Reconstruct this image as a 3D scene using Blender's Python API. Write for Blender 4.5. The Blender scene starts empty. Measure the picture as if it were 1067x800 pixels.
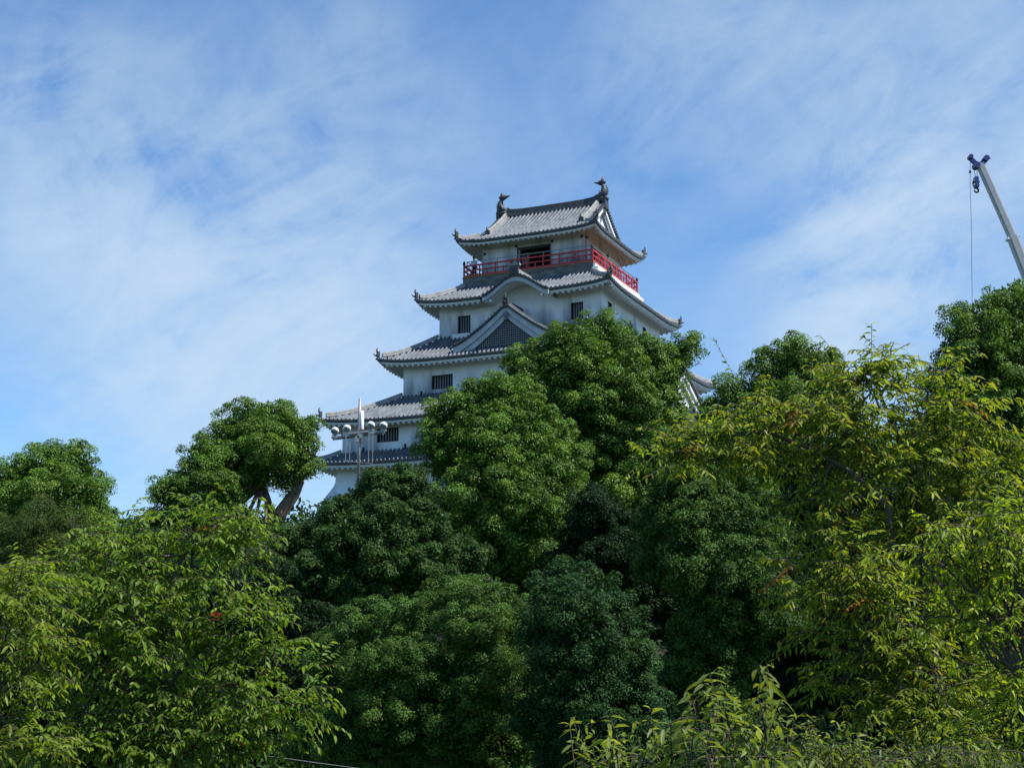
import bpy, math, random
import numpy as np

R = math.radians
C = bpy.context.scene
col = C.collection

# ------------------------------------------------------------------ camera
TH = 0.2203                       # pitch
cam_d = bpy.data.cameras.new("camera"); cam = bpy.data.objects.new("camera", cam_d); col.objects.link(cam)
cam.location = (0, 0, 1.6); cam.rotation_euler = (math.pi / 2 + TH, 0, 0)
cam_d.sensor_fit = 'HORIZONTAL'; cam_d.sensor_width = 36; cam_d.lens = 36 * 1668 / 1067
cam_d.clip_start = 0.1; cam_d.clip_end = 20000
C.camera = cam

# survey of the photograph: pixel direction -> point at a distance (used to place trees at their real spots)
_c, _s = math.cos(TH), math.sin(TH)
def ray(px, py):
    x = (px - 533.5) / 1668; y = -(py - 400) / 1668
    return np.array([x, _c - _s * y, _s + _c * y])
def at(px, py, Y):
    r = ray(px, py); return np.array([0, 0, 1.6]) + r * (Y / r[1])

# ------------------------------------------------------------------ sun and sky
SUN_AZ, SUN_EL = R(110), R(56)    # azimuth clockwise from +Y
sun_d = bpy.data.lights.new("sun", 'SUN'); sun = bpy.data.objects.new("sun", sun_d); col.objects.link(sun)
sun_d.energy = 5.0; sun_d.angle = R(0.53); sun_d.color = (1.0, 0.965, 0.91)
sun.rotation_euler = (math.pi / 2 - SUN_EL, 0, math.pi - SUN_AZ)
sun.location = (60, -10, 120)

W = bpy.data.worlds.new("World"); C.world = W; W.use_nodes = True
def build_world():
    nt = W.node_tree; N = nt.nodes; L = nt.links; N.clear()
    out = N.new('ShaderNodeOutputWorld'); bg = N.new('ShaderNodeBackground'); L.new(bg.outputs[0], out.inputs[0])
    bg.inputs['Strength'].default_value = 0.130
    sky = N.new('ShaderNodeTexSky'); sky.sky_type = 'NISHITA'; sky.sun_disc = False
    sky.sun_elevation = SUN_EL; sky.sun_rotation = SUN_AZ
    sky.air_density = 1.0; sky.dust_density = 0.0; sky.ozone_density = 6.0
    tc = N.new('ShaderNodeTexCoord'); D = tc.outputs['Generated']
    def math_(op, a, b=None, clamp=False):
        m = N.new('ShaderNodeMath'); m.operation = op; m.use_clamp = clamp
        for i, q in enumerate((a, b)):
            if q is None: continue
            if isinstance(q, (int, float)): m.inputs[i].default_value = q
            else: L.new(q, m.inputs[i])
        return m.outputs[0]
    def noise(scale, det, rough, dist, rot, sc, loc=(0, 0, 0)):
        m0 = N.new('ShaderNodeMapping'); L.new(D, m0.inputs[0]); m0.inputs['Rotation'].default_value = rot
        mp = N.new('ShaderNodeMapping'); L.new(m0.outputs[0], mp.inputs[0])
        mp.inputs['Scale'].default_value = sc; mp.inputs['Location'].default_value = loc
        n = N.new('ShaderNodeTexNoise'); L.new(mp.outputs[0], n.inputs['Vector'])
        n.inputs['Scale'].default_value = scale; n.inputs['Detail'].default_value = det
        n.inputs['Roughness'].default_value = rough; n.inputs['Distortion'].default_value = dist
        return n.outputs['Fac']
    # banks of thin cloud, each at its own bearing and height in the sky
    banks = [(70, 190, 105, .62), (210, 280, 115, .66), (20, 110, 75, .30), (300, 350, 130, .5), (365, 45, 60, .32),
             (150, 390, 55, .5), (400, 420, 110, .38), (230, 480, 180, .22), (330, 180, 80, .2), (470, 130, 60, .14),
             (925, 235, 58, 1.15), (890, 345, 56, 1.35), (1010, 180, 80, .45), (740, 50, 110, .36), (880, 80, 110, .36),
             (1050, 100, 80, .4), (980, 330, 80, .45), (660, 130, 70, .14), (760, 380, 80, .12)]
    tot = None
    for px, py, rp, amp in banks:
        d = ray(px, py); d = d / np.linalg.norm(d)
        v = N.new('ShaderNodeVectorMath'); v.operation = 'DOT_PRODUCT'; L.new(D, v.inputs[0]); v.inputs[1].default_value = d
        e = math_('EXPONENT', math_('MULTIPLY', math_('SUBTRACT', v.outputs['Value'], 1.0), 1 / (rp / 1668) ** 2))
        e = math_('MULTIPLY', e, amp)
        tot = e if tot is None else math_('ADD', tot, e)
    streak = noise(2.6, 12, .60, 1.2, (0, R(36), 0), (1.3, 1.0, 2.7))
    puff = noise(6.0, 9, .58, .4, (0, R(-35), 0), (1, 1, 1.5), (3.1, .4, 1.7))
    fine = noise(12.0, 10, .62, 1.2, (0, R(30), 0), (1.0, 1.0, 2.0), (1.3, 0, .4))
    n = math_('ADD', math_('MULTIPLY', streak, 2.3), math_('MULTIPLY', puff, 2.5))
    n = math_('ADD', n, math_('MULTIPLY', fine, 1.5))
    n = math_('MAXIMUM', math_('SUBTRACT', n, 2.46), .04)                         # about 0.2 .. 1.0
    m = math_('MULTIPLY', math_('ADD', tot, 0.02), n, )
    m = math_('MULTIPLY', math_('SUBTRACT', 1.0, math_('EXPONENT', math_('MULTIPLY', m, -1.0))), 1.0, True)
    mix = N.new('ShaderNodeMix'); mix.data_type = 'RGBA'
    tint = N.new('ShaderNodeMix'); tint.data_type = 'RGBA'; tint.blend_type = 'MULTIPLY'; tint.inputs['Factor'].default_value = 1
    L.new(sky.outputs[0], tint.inputs['A']); tint.inputs['B'].default_value = (.76, .935, 1.0, 1)      # camera white balance on the cool side
    L.new(m, mix.inputs['Factor']); L.new(tint.outputs['Result'], mix.inputs['A']); mix.inputs['B'].default_value = (3.45, 4.25, 5.15, 1)
    L.new(mix.outputs['Result'], bg.inputs['Color'])
build_world()

C.view_settings.view_transform = 'Standard'; C.view_settings.look = 'None'
C.view_settings.gamma = 1; C.view_settings.use_curve_mapping = False
C.view_settings.exposure = 0.45
C.render.engine = 'CYCLES'
C.cycles.max_bounces = 7; C.cycles.diffuse_bounces = 5; C.cycles.transmission_bounces = 4; C.cycles.transparent_max_bounces = 4
C.cycles.caustics_reflective = False; C.cycles.caustics_refractive = False
C.cycles.use_denoising = True

# ------------------------------------------------------------------ materials
def mat(name, color, rough=.6, var=.25, scale=3.0, color2=None, bump=0, bscale=20, spec=.5, metal=0, stain=None, coord='Object', stretch=(1, 1, 1)):
    m = bpy.data.materials.new(name); m.use_nodes = True
    nt = m.node_tree; N = nt.nodes; L = nt.links; b = N['Principled BSDF']
    tc = N.new('ShaderNodeTexCoord'); mp = N.new('ShaderNodeMapping'); L.new(tc.outputs[coord], mp.inputs[0]); mp.inputs['Scale'].default_value = stretch
    n = N.new('ShaderNodeTexNoise'); L.new(mp.outputs[0], n.inputs['Vector'])
    n.inputs['Scale'].default_value = scale; n.inputs['Detail'].default_value = 8; n.inputs['Roughness'].default_value = .65
    cr = N.new('ShaderNodeValToRGB'); L.new(n.outputs['Fac'], cr.inputs[0])
    c1 = tuple(x * (1 - var) for x in color); c2 = color2 or tuple(min(1, x * (1 + var)) for x in color)
    cr.color_ramp.elements[0].position = .3; cr.color_ramp.elements[0].color = (*c1, 1)
    cr.color_ramp.elements[1].position = .7; cr.color_ramp.elements[1].color = (*c2, 1)
    colout = cr.outputs[0]
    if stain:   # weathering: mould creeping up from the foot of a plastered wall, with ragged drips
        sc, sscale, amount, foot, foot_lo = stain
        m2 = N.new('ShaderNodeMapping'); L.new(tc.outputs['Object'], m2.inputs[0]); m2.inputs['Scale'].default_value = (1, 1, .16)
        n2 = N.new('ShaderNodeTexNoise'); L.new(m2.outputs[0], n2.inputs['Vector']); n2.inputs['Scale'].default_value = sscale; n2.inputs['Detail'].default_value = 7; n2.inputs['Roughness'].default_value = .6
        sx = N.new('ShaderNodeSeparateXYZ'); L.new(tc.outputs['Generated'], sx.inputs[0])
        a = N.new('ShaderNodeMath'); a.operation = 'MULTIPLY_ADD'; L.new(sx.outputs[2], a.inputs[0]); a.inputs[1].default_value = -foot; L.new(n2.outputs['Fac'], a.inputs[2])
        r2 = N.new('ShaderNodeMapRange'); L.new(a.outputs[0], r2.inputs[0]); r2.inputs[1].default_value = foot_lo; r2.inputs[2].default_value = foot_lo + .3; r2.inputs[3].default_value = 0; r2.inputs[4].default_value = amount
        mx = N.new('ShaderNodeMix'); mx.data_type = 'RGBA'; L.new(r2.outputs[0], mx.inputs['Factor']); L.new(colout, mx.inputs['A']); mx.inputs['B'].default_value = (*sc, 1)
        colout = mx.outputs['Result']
    L.new(colout, b.inputs['Base Color'])
    b.inputs['Roughness'].default_value = rough; b.inputs['Specular IOR Level'].default_value = spec; b.inputs['Metallic'].default_value = metal
    if bump:
        nb = N.new('ShaderNodeTexNoise'); L.new(tc.outputs['Object'], nb.inputs['Vector']); nb.inputs['Scale'].default_value = bscale; nb.inputs['Detail'].default_value = 6
        bp = N.new('ShaderNodeBump'); bp.inputs['Strength'].default_value = bump; bp.inputs['Distance'].default_value = .05; L.new(nb.outputs['Fac'], bp.inputs['Height']); L.new(bp.outputs[0], b.inputs['Normal'])
    return m

def leaf_mat(name, trans=.32, rough=.42, spec=.45, ttint=(1.25, 1.15, .45)):
    m = bpy.data.materials.new(name); m.use_nodes = True
    nt = m.node_tree; N = nt.nodes; L = nt.links; b = N['Principled BSDF']; out = N['Material Output']
    at_ = N.new('ShaderNodeAttribute'); at_.attribute_name = 'tint'
    b.inputs['Roughness'].default_value = rough; b.inputs['Specular IOR Level'].default_value = spec
    L.new(at_.outputs['Color'], b.inputs['Base Color'])
    mu = N.new('ShaderNodeMix'); mu.data_type = 'RGBA'; mu.blend_type = 'MULTIPLY'; mu.inputs['Factor'].default_value = 1
    L.new(at_.outputs['Color'], mu.inputs['A']); mu.inputs['B'].default_value = (*ttint, 1)
    t = N.new('ShaderNodeBsdfTranslucent'); L.new(mu.outputs['Result'], t.inputs['Color'])
    mx = N.new('ShaderNodeMixShader'); mx.inputs[0].default_value = trans
    L.new(b.outputs[0], mx.inputs[1]); L.new(t.outputs[0], mx.inputs[2]); L.new(mx.outputs[0], out.inputs[0])
    return m

M = {}
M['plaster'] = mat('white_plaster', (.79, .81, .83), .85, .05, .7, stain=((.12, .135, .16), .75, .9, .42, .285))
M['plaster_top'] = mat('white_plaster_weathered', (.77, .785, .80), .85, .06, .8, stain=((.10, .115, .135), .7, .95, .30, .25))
M['plaster_clean'] = mat('white_plaster_clean', (.76, .76, .745), .85, .08, 2.5)
M['verge'] = mat('shaded_bargeboard', (.47, .49, .51), .8, .2, 1.6)  # white boards of the front gables, with their shade mixed into the colour
M['tile_pan_shade'] = mat('pan_tile_shaded', (.072, .075, .082), .6, .3, 2.0)  # darker than the cover tiles: shadow stripes put into the colour
M['tile'] = mat('roof_tile', (.145, .160, .180), .55, .5, 1.5, bump=.5, bscale=9, spec=.4)
M['tile_dark'] = mat('ridge_tile', (.05, .052, .056), .6, .45, 3.0, bump=.4, bscale=12)
M['ridge_pale'] = mat('weathered_ridge_tile', (.27, .265, .25), .7, .35, 3.0, bump=.4, bscale=12)
M['cap'] = mat('tile_cap', (.11, .11, .112), .6, .3, 5)
M['concrete'] = mat('dirty_concrete', (.11, .112, .11), .9, .5, 1.2, color2=(.21, .205, .19), stretch=(1, 1, 3))
M['rust'] = mat('rusty_edge', (.36, .20, .09), .8, .35, 4)
M['red'] = mat('red_lacquer', (.46, .022, .03), .55, .25, 1.4, color2=(.60, .05, .055))
M['steel'] = mat('grey_steel', (.22, .24, .26), .5, .15, 4, metal=.3)
M['wood'] = mat('dark_wood', (.045, .038, .034), .75, .4, 5, stretch=(4, 4, 1))
M['woodbrown'] = mat('brown_wood', (.14, .06, .035), .7, .35, 5)
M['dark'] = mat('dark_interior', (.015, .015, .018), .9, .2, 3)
M['stone'] = mat('granite_block', (.27, .26, .24), .9, .35, 1.2, bump=1.0, bscale=1.6)
M['latt'] = mat('lattice_grey', (.17, .175, .19), .7, .2, 5)
M['bark'] = mat('bark', (.085, .068, .052), .95, .45, 5, bump=.9, bscale=14, stretch=(1, 1, .3))
M['bark_pale'] = mat('bark_warm', (.20, .135, .085), .95, .45, 5, bump=.9, bscale=14, stretch=(1, 1, .3))  # paler, warm brown bark for the forked trunk left of the castle
M['twig'] = mat('twig', (.055, .042, .028), .9, .3, 8)
M['white_metal'] = mat('white_paint', (.78, .78, .78), .4, .05, 3)
M['galv'] = mat('galvanised', (.30, .31, .32), .5, .15, 4, metal=.4)
M['crane'] = mat('crane_boom_paint', (.33, .345, .35), .4, .1, 3)
M['blue'] = mat('crane_blue', (.015, .03, .16), .4, .2, 3)
M['black'] = mat('black_rubber', (.02, .02, .022), .6, .2, 3)
M['ground'] = mat('leaf_litter', (.035, .032, .018), .95, .5, .6, color2=(.035, .05, .018), bump=.8, bscale=3)
M['skin'] = mat('skin', (.50, .33, .24), .6, .05, 5)
M['hair'] = mat('hair', (.012, .011, .012), .5, .1, 8)
M['shirt'] = mat('shirt', (.68, .70, .74), .8, .06, 6)
M['trousers'] = mat('trousers', (.03, .035, .05), .8, .2, 6)
M['glasslamp'] = mat('lamp_glass', (.35, .37, .4), .1, .1, 3)
LF = leaf_mat('camphor_leaf', .30, .45, .28)
LN = leaf_mat('drooping_leaf', .52, .45, .22, (1.45, 1.35, .4))
LD = leaf_mat('dark_evergreen_leaf', .25, .5, .15)

# ------------------------------------------------------------------ mesh helpers
class MB:
    def __init__(s): s.v = []; s.f = []; s.m = []
    def add(s, vs, fs, m=0):
        o = len(s.v); s.v.extend([tuple(float(q) for q in p) for p in vs]); s.f.extend([tuple(i + o for i in f) for f in fs]); s.m.extend(m if isinstance(m, list) else [m] * len(fs)); return s
    def box(s, c, h, m=0, rz=0, axes=None):
        X, Y, Z = axes if axes else (np.array([math.cos(rz), math.sin(rz), 0]), np.array([-math.sin(rz), math.cos(rz), 0]), np.array([0, 0, 1.]))
        c = np.array(c, float); P = [c + i * h[0] * X + j * h[1] * Y + k * h[2] * Z for k in (-1, 1) for j in (-1, 1) for i in (-1, 1)]
        return s.add(P, [(0, 2, 3, 1), (4, 5, 7, 6), (0, 1, 5, 4), (2, 6, 7, 3), (0, 4, 6, 2), (1, 3, 7, 5)], m)
    def bar(s, a, b, w, h, m=0, up=(0, 0, 1)):
        a = np.array(a, float); b = np.array(b, float); d = b - a; l = np.linalg.norm(d); d = d / l
        X = np.cross(d, up); n = np.linalg.norm(X); X = X / n if n > 1e-6 else np.array([1., 0, 0]); Z = np.cross(X, d)
        return s.box((a + b) / 2, (l / 2, w / 2, h / 2), m, axes=(d, X, Z))
    def tube(s, path, rad, n=8, m=0, cap=True):
        P = np.array(path, float); k = len(P)
        rad = np.full(k, rad) if np.isscalar(rad) else np.array(rad)
        T = np.gradient(P, axis=0); T /= np.linalg.norm(T, axis=1)[:, None] + 1e-9
        ref = np.array([0, 0, 1.]) if abs(T[0][2]) < .9 else np.array([1., 0, 0])
        vs = []; X = np.cross(T[0], ref); X /= np.linalg.norm(X)
        for i in range(k):
            X = X - T[i] * np.dot(X, T[i]); X /= np.linalg.norm(X) + 1e-9; Y = np.cross(T[i], X)
            for j in range(n):
                a = 2 * math.pi * j / n; vs.append(P[i] + rad[i] * (math.cos(a) * X + math.sin(a) * Y))
        fs = [(i * n + j, i * n + (j + 1) % n, (i + 1) * n + (j + 1) % n, (i + 1) * n + j) for i in range(k - 1) for j in range(n)]
        if cap: fs += [tuple(range(n - 1, -1, -1)), tuple((k - 1) * n + j for j in range(n))]
        return s.add(vs, fs, m)
    def sweep(s, path, w, h, m=0, side=None, taper=None):   # rectangular section swept along a path, standing on it
        P = np.array(path, float); k = len(P); T = np.gradient(P, axis=0); T /= np.linalg.norm(T, axis=1)[:, None]
        vs = []
        for i in range(k):
            X = np.array(side, float) if side is not None else np.cross(T[i], (0, 0, 1.)); X /= np.linalg.norm(X)
            q = 1 if taper is None else taper[i]
            for (a, b) in ((-1, 0), (1, 0), (.8, 1), (-.8, 1)): vs.append(P[i] + X * a * w / 2 * q + np.array([0, 0, b * h * q]))
        fs = [(i * 4 + j, i * 4 + (j + 1) % 4, (i + 1) * 4 + (j + 1) % 4, (i + 1) * 4 + j) for i in range(k - 1) for j in range(4)]
        fs += [(3, 2, 1, 0), tuple((k - 1) * 4 + j for j in range(4))]
        return s.add(vs, fs, m)
    def strip(s, A, B, m=0):
        k = len(A); return s.add(list(A) + list(B), [(i, i + 1, k + i + 1, k + i) for i in range(k - 1)], m)
    def slab(s, A, B, off, m=0):                              # strip A-B given a thickness along off
        A = np.array(A, float); B = np.array(B, float); off = np.array(off, float); k = len(A)
        vs = list(A) + list(B) + list(A + off) + list(B + off); fs = []
        for i in range(k - 1):
            fs += [(i, i + 1, k + i + 1, k + i), (2 * k + i + 1, 2 * k + i, 3 * k + i, 3 * k + i + 1), (i + 1, i, 2 * k + i, 2 * k + i + 1), (k + i, k + i + 1, 3 * k + i + 1, 3 * k + i)]
        fs += [(0, k, 3 * k, 2 * k), (k - 1, 3 * k - 1, 4 * k - 1, 2 * k - 1)]
        return s.add(vs, fs, m)
    def sphere(s, c, r, m=0, nu=14, nv=9, sc=(1, 1, 1)):
        vs = []; fs = []
        for j in range(nv + 1):
            t = math.pi * j / nv
            for i in range(nu):
                a = 2 * math.pi * i / nu; vs.append((c[0] + r * sc[0] * math.sin(t) * math.cos(a), c[1] + r * sc[1] * math.sin(t) * math.sin(a), c[2] + r * sc[2] * math.cos(t)))
        for j in range(nv):
            for i in range(nu): fs.append((j * nu + i, (j + 1) * nu + i, (j + 1) * nu + (i + 1) % nu, j * nu + (i + 1) % nu))
        return s.add(vs, fs, m)
    def build(s, name, mats, parent=None, smooth=False, loc=None):
        me = bpy.data.meshes.new(name); V = np.array(s.v)
        me.from_pydata([tuple(p) for p in V], [], s.f)
        for m in (mats if isinstance(mats, (list, tuple)) else [mats]): me.materials.append(M[m] if isinstance(m, str) else m)
        me.polygons.foreach_set('material_index', s.m)
        if smooth: me.polygons.foreach_set('use_smooth', [True] * len(s.f))
        me.update(); o = bpy.data.objects.new(name, me); col.objects.link(o)
        if parent: o.parent = parent
        if loc is not None: o.location = loc
        return o

def thing(name, label, cat, loc=(0, 0, 0), rz=0, group=None):
    o = bpy.data.objects.new(name, None); col.objects.link(o); o.location = loc; o.rotation_euler = (0, 0, rz); o.empty_display_size = .5
    return tag(o, label, cat, group)
def tag(o, label=None, cat=None, group=None, kind=None):
    if label: o['label'] = label
    if cat: o['category'] = cat
    if group: o['group'] = group
    if kind: o['kind'] = kind
    return o

# ------------------------------------------------------------------ terrain
CX, CY = 3.093, 119.0; AZ = 0.4274
def sm(t): t = np.clip(t, 0, 1); return t * t * (3 - 2 * t)
def hz(x, y):
    x = np.asarray(x, float); y = np.asarray(y, float)
    r = np.sqrt(((x - 5) / 1.25) ** 2 + (y - CY) ** 2)
    h = 14.2 * (1 - sm((r - 26) / 42)) + .12 * np.sin(x * .31) * np.cos(y * .27) * sm((np.hypot(x, y) - 3) / 6)
    return h
def terrain():
    n = 150; t = np.linspace(-1, 1, n); g = np.sinh(t * 5.2) / math.sinh(5.2) * 4000
    X, Y = np.meshgrid(g, g + 60, indexing='ij'); Z = hz(X, Y)
    mb = MB(); vs = np.stack([X.ravel(), Y.ravel(), Z.ravel()], 1)
    mb.add(vs, [(i * n + j, (i + 1) * n + j, (i + 1) * n + j + 1, i * n + j + 1) for i in range(n - 1) for j in range(n - 1)])
    o = mb.build('ground', 'ground', smooth=True); tag(o, kind='structure')
terrain()

# ------------------------------------------------------------------ castle keep (built in its own square frame: a along the front, b inwards)
Z0 = 14.0
keep = thing('castle_keep', 'white Japanese castle keep with stacked grey tiled roofs and red balcony, on the wooded hilltop', 'castle', (CX, CY, Z0), -AZ)

SIDES = [((0, -1), (1, 0)), ((1, 0), (0, 1)), ((0, 1), (-1, 0)), ((-1, 0), (0, -1))]   # outward, tangent
def sp(k, x, d, z):   # point on side k: x along, d outwards
    o, t = SIDES[k]; return (t[0] * x + o[0] * d, t[1] * x + o[1] * d, z - Z0)
TILE = .335
PAN = [3, 0, 0, 0, 0, 0, 0, 3]; PAN4 = [4, 0, 0, 0, 0, 0, 0, 4]     # pan tiles, darkened to carry the shadow between the round cover tiles
PROF = [(0, 0), (.26, 0), (.32, .07), (.40, .125), (.5, .145), (.60, .125), (.68, .07), (.74, 0)]

def skirt_roof(ae, be, ze, ai, bi, zi, lift, wa, wb, gap=None, gap_w=2.5, gapside=0, rs=.43, rise=.42):
    """four sided tiled skirt roof with upswept corners; wa, wb the wall below"""
    roof = MB(); fas = MB(); sof = MB()
    def zs(k, x, s):
        E = (ae, be)[k % 2]
        return ze + (zi - ze) * (.82 * s + .18 * s * s) + lift * (abs(x) / E) ** 5 * (1 - s)
    for k in range(4):
        E, I = (ae, ai) if k % 2 == 0 else (be, bi)
        dE, dI = (be, bi) if k % 2 == 0 else (ae, ai)
        wE, wD = (wa, wb) if k % 2 == 0 else (wb, wa)
        nt = round(2 * E / TILE); tw = 2 * E / nt; rows = 8
        xs = []; hs = []
        for i in range(nt):
            for f, h in PROF: xs.append(-E + (i + f) * tw); hs.append(h)
        xs.append(E); hs.append(0)
        vs = []; g = gap_w if (gap and k == gapside) else 0
        for x, h in zip(xs, hs):
            smax = min(1, (E - abs(x)) / (E - I)) if E > I else 1
            s0 = gap(x) if g else 0
            for j in range(rows + 1):
                s = s0 + (max(smax, s0) - s0) * j / rows
                step = .018 * (1 - (s * 7) % 1)
                vs.append(sp(k, x, dE + (dI - dE) * s, zs(k, x, s) + h + step))
        r1 = rows + 1
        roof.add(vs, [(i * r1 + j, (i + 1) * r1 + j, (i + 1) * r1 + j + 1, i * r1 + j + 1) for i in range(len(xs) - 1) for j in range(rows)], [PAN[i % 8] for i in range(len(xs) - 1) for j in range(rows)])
        # round tile ends and the dark edge under them
        runs = [(-E, E)] if not g else [(-E, -g), (g, E)]
        for i in range(nt):
            x = -E + (i + .5) * tw
            if g and abs(x) < g: continue
            z = zs(k, x, 0) + .03; P = [sp(k, x, dE + .045, z)]
            for q in range(8):
                a = math.pi * q / 4; P.append(sp(k, x + .085 * math.cos(a), dE + .035, z + .085 * math.sin(a)))
            roof.add(P, [(0, 1 + q, 1 + (q + 1) % 8) for q in range(8)], 2)
        for x0, x1 in runs:
            X = np.linspace(x0, x1, 41)
            lo = lambda d, dz: [sp(k, min(max(x, -(E - (dE - d))), E - (dE - d)), d, zs(k, x, 0) + dz) for x in X]
            roof.slab(lo(dE + .02, .05), lo(dE + .02, -.12), tuple(-np.array(SIDES[k][0] + (0,)) * .18), 1)
            fas.slab(lo(dE - .12, -.125), lo(dE - .12, -.29), tuple(-np.array(SIDES[k][0] + (0,)) * .12), 0)
            # plastered soffit rising to the wall, with rafters
            A = lo(dE - .26, -.24); B = [sp(k, max(-wE, min(wE, x)) , wD - .03, ze - .24 + (dE - wD) * rise) for x in X]
            sof.strip(A, B, 0)
            nr = int((x1 - x0) / rs)
            for i in range(nr):
                x = x0 + (i + .5) * (x1 - x0) / nr
                xi = max(-wE, min(wE, x)); fan = (x + xi * 2) / 3
                if abs(x) > E - .3: continue
                a = np.array(sp(k, x, dE - .16, zs(k, x, 0) - .36)); b_ = np.array(sp(k, xi if abs(x) <= wE else fan * .5 + xi * .5, wD - .02, ze - .33 + (dE - wD) * rise))
                sof.bar(a, b_, .15, .15, 0)
    r = roof.build('roof', ['tile', 'tile_dark', 'cap', 'tile_pan_shade'], keep)
    fas.build('fascia', 'plaster_clean', r); sof.build('soffit', 'plaster_clean', r)
    for sx, sy in ((-1, -1), (1, -1), (1, 1), (-1, 1)):
        path = []
        for j in range(13):
            s = j / 12; path.append((sx * (ae + .03 + (ai - ae) * s), sy * (be + .03 + (bi - be) * s), zs(0, ae - (ae - ai) * s, s) + .04 + .16 * (1 - s) ** 6 - Z0))
        hr = MB(); hr.sweep(path[1:], .34, .20, 0); hr.tube([np.array(p) + (0, 0, .23) for p in path[1:]], .10, 8, 0)
        horn(hr, path[0], (sx, sy), 1, .78)
        hr.build('hip_ridge', ['ridge_pale', 'tile_dark'], r)
    return r

def horn(mb, p, d, m, sc=1.0):   # ogre-tile with an upturned tip at a ridge end
    d = np.array([d[0], d[1], 0], float); d /= np.linalg.norm(d); p = np.array(p, float)
    mb.box(p - d * .12 * sc + np.array([0, 0, .22 * sc]), (.12 * sc, .22 * sc, .26 * sc), m, axes=(d, np.array([-d[1], d[0], 0]), np.array([0, 0, 1.])))
    mb.tube([p - d * .15 * sc + (0, 0, .40 * sc), p + d * .02 * sc + (0, 0, .52 * sc), p + d * .04 * sc + (0, 0, .70 * sc), p - d * .04 * sc + (0, 0, .88 * sc)], [.12 * sc, .10 * sc, .07 * sc, .02 * sc], 6, m)
    mb.tube([p - d * .1 * sc + (0, 0, .10 * sc), p + d * .22 * sc + (0, 0, .13 * sc), p + d * .38 * sc + (0, 0, .28 * sc)], [.10 * sc, .09 * sc, .03 * sc], 6, m)
    mb.tube([p - d * .1 * sc + (0, 0, -.22 * sc), p + d * .12 * sc + (0, 0, -.22 * sc)], [.10 * sc, .10 * sc], 8, 2 if False else m)

def storey(a, b, z0, z1, holes, m='plaster', name='storey_wall'):
    """four plastered walls with recessed openings; holes = {side: [(x0, x1, z0, z1)]}"""
    mb = MB()
    for k in range(4):
        E, D = (a, b) if k % 2 == 0 else (b, a)
        hs = holes.get(k, [])
        xs = sorted({-E, E, *[h[0] for h in hs], *[h[1] for h in hs]}); zz = sorted({z0, z1, *[h[2] for h in hs], *[h[3] for h in hs]})
        for i in range(len(xs) - 1):
            for j in range(len(zz) - 1):
                xm, zm = (xs[i] + xs[i + 1]) / 2, (zz[j] + zz[j + 1]) / 2
                if any(h[0] < xm < h[1] and h[2] < zm < h[3] for h in hs): continue
                mb.add([sp(k, xs[i], D, zz[j]), sp(k, xs[i + 1], D, zz[j]), sp(k, xs[i + 1], D, zz[j + 1]), sp(k, xs[i], D, zz[j + 1])], [(0, 1, 2, 3)])
        for x0, x1, h0, h1 in hs:
            d = .32; q = [(x0, h0), (x1, h0), (x1, h1), (x0, h1)]
            for (p, r) in zip(q, q[1:] + q[:1]):
                mb.add([sp(k, p[0], D, p[1]), sp(k, r[0], D, r[1]), sp(k, r[0], D - d, r[1]), sp(k, p[0], D - d, p[1])], [(3, 2, 1, 0)])
    mb.add([(-a, -b, z1 - Z0), (a, -b, z1 - Z0), (a, b, z1 - Z0), (-a, b, z1 - Z0)], [(0, 1, 2, 3)])
    return mb.build(name, m, keep)

def window(wall, k, D, x0, x1, z0, z1, nb, sill=False):
    mb = MB(); o, t = SIDES[k]
    def bx(xa, xb, za, zb, d0, d1, m):
        A = sp(k, (xa + xb) / 2, (d0 + d1) / 2, (za + zb) / 2); mb.box(A, (abs(xb - xa) / 2, abs(d1 - d0) / 2, abs(zb - za) / 2), m, axes=(np.array([*t, 0.]), np.array([*o, 0.]), np.array([0, 0, 1.])))
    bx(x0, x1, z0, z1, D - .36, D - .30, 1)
    f = .05
    bx(x0, x0 + f, z0, z1, D - .29, D + .015, 0); bx(x1 - f, x1, z0, z1, D - .29, D + .015, 0)
    bx(x0 + f, x1 - f, z1 - f, z1, D - .29, D + .015, 0); bx(x0 + f, x1 - f, z0, z0 + f, D - .29, D + .015, 0)
    for i in range(nb):
        x = x0 + (i + 1) * (x1 - x0) / (nb + 1); bx(x - .045, x + .045, z0 + f, z1 - f, D - .2, D - .10, 2)
    w = mb.build('window', ['wood', 'dark', 'latt'], wall)
    if sill:
        s = MB(); A = sp(k, (x0 + x1) / 2 - .12, D + .16, z0 - .28)
        s.box(A, ((x1 - x0) / 2 + .2, .16, .22), 0, axes=(np.array([*t, 0.]), np.array([*o, 0.]), np.array([0, 0, 1.])))
        s.build('sill_box', 'plaster_clean', wall)
    return w

# stone base
def stone_base():
    mb = MB(); rng = random.Random(5)
    z0, z1 = 12.0, 18.1
    for k in range(4):
        nx, nz = 26, 7; E = 11.75; P = []
        for i in range(nx + 1):
            for j in range(nz + 1):
                s = j / nz; d = 14.6 - 2.9 * (s ** .75); x = -1 + 2 * i / nx
                j_ = .07 * (rng.random() - .5) if 0 < i < nx else 0
                P.append(sp(k, x * d, d + j_, z0 + (z1 - z0) * s))
        r = nz + 1
        mb.add(P, [(i * r + j, (i + 1) * r + j, (i + 1) * r + j + 1, i * r + j + 1) for i in range(nx) for j in range(nz)])
    mb.add([(-11.7, -11.7, z1 - Z0), (11.7, -11.7, z1 - Z0), (11.7, 11.7, z1 - Z0), (-11.7, 11.7, z1 - Z0)], [(0, 1, 2, 3)])
    mb.build('stone_base', 'stone', keep)
stone_base()

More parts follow.
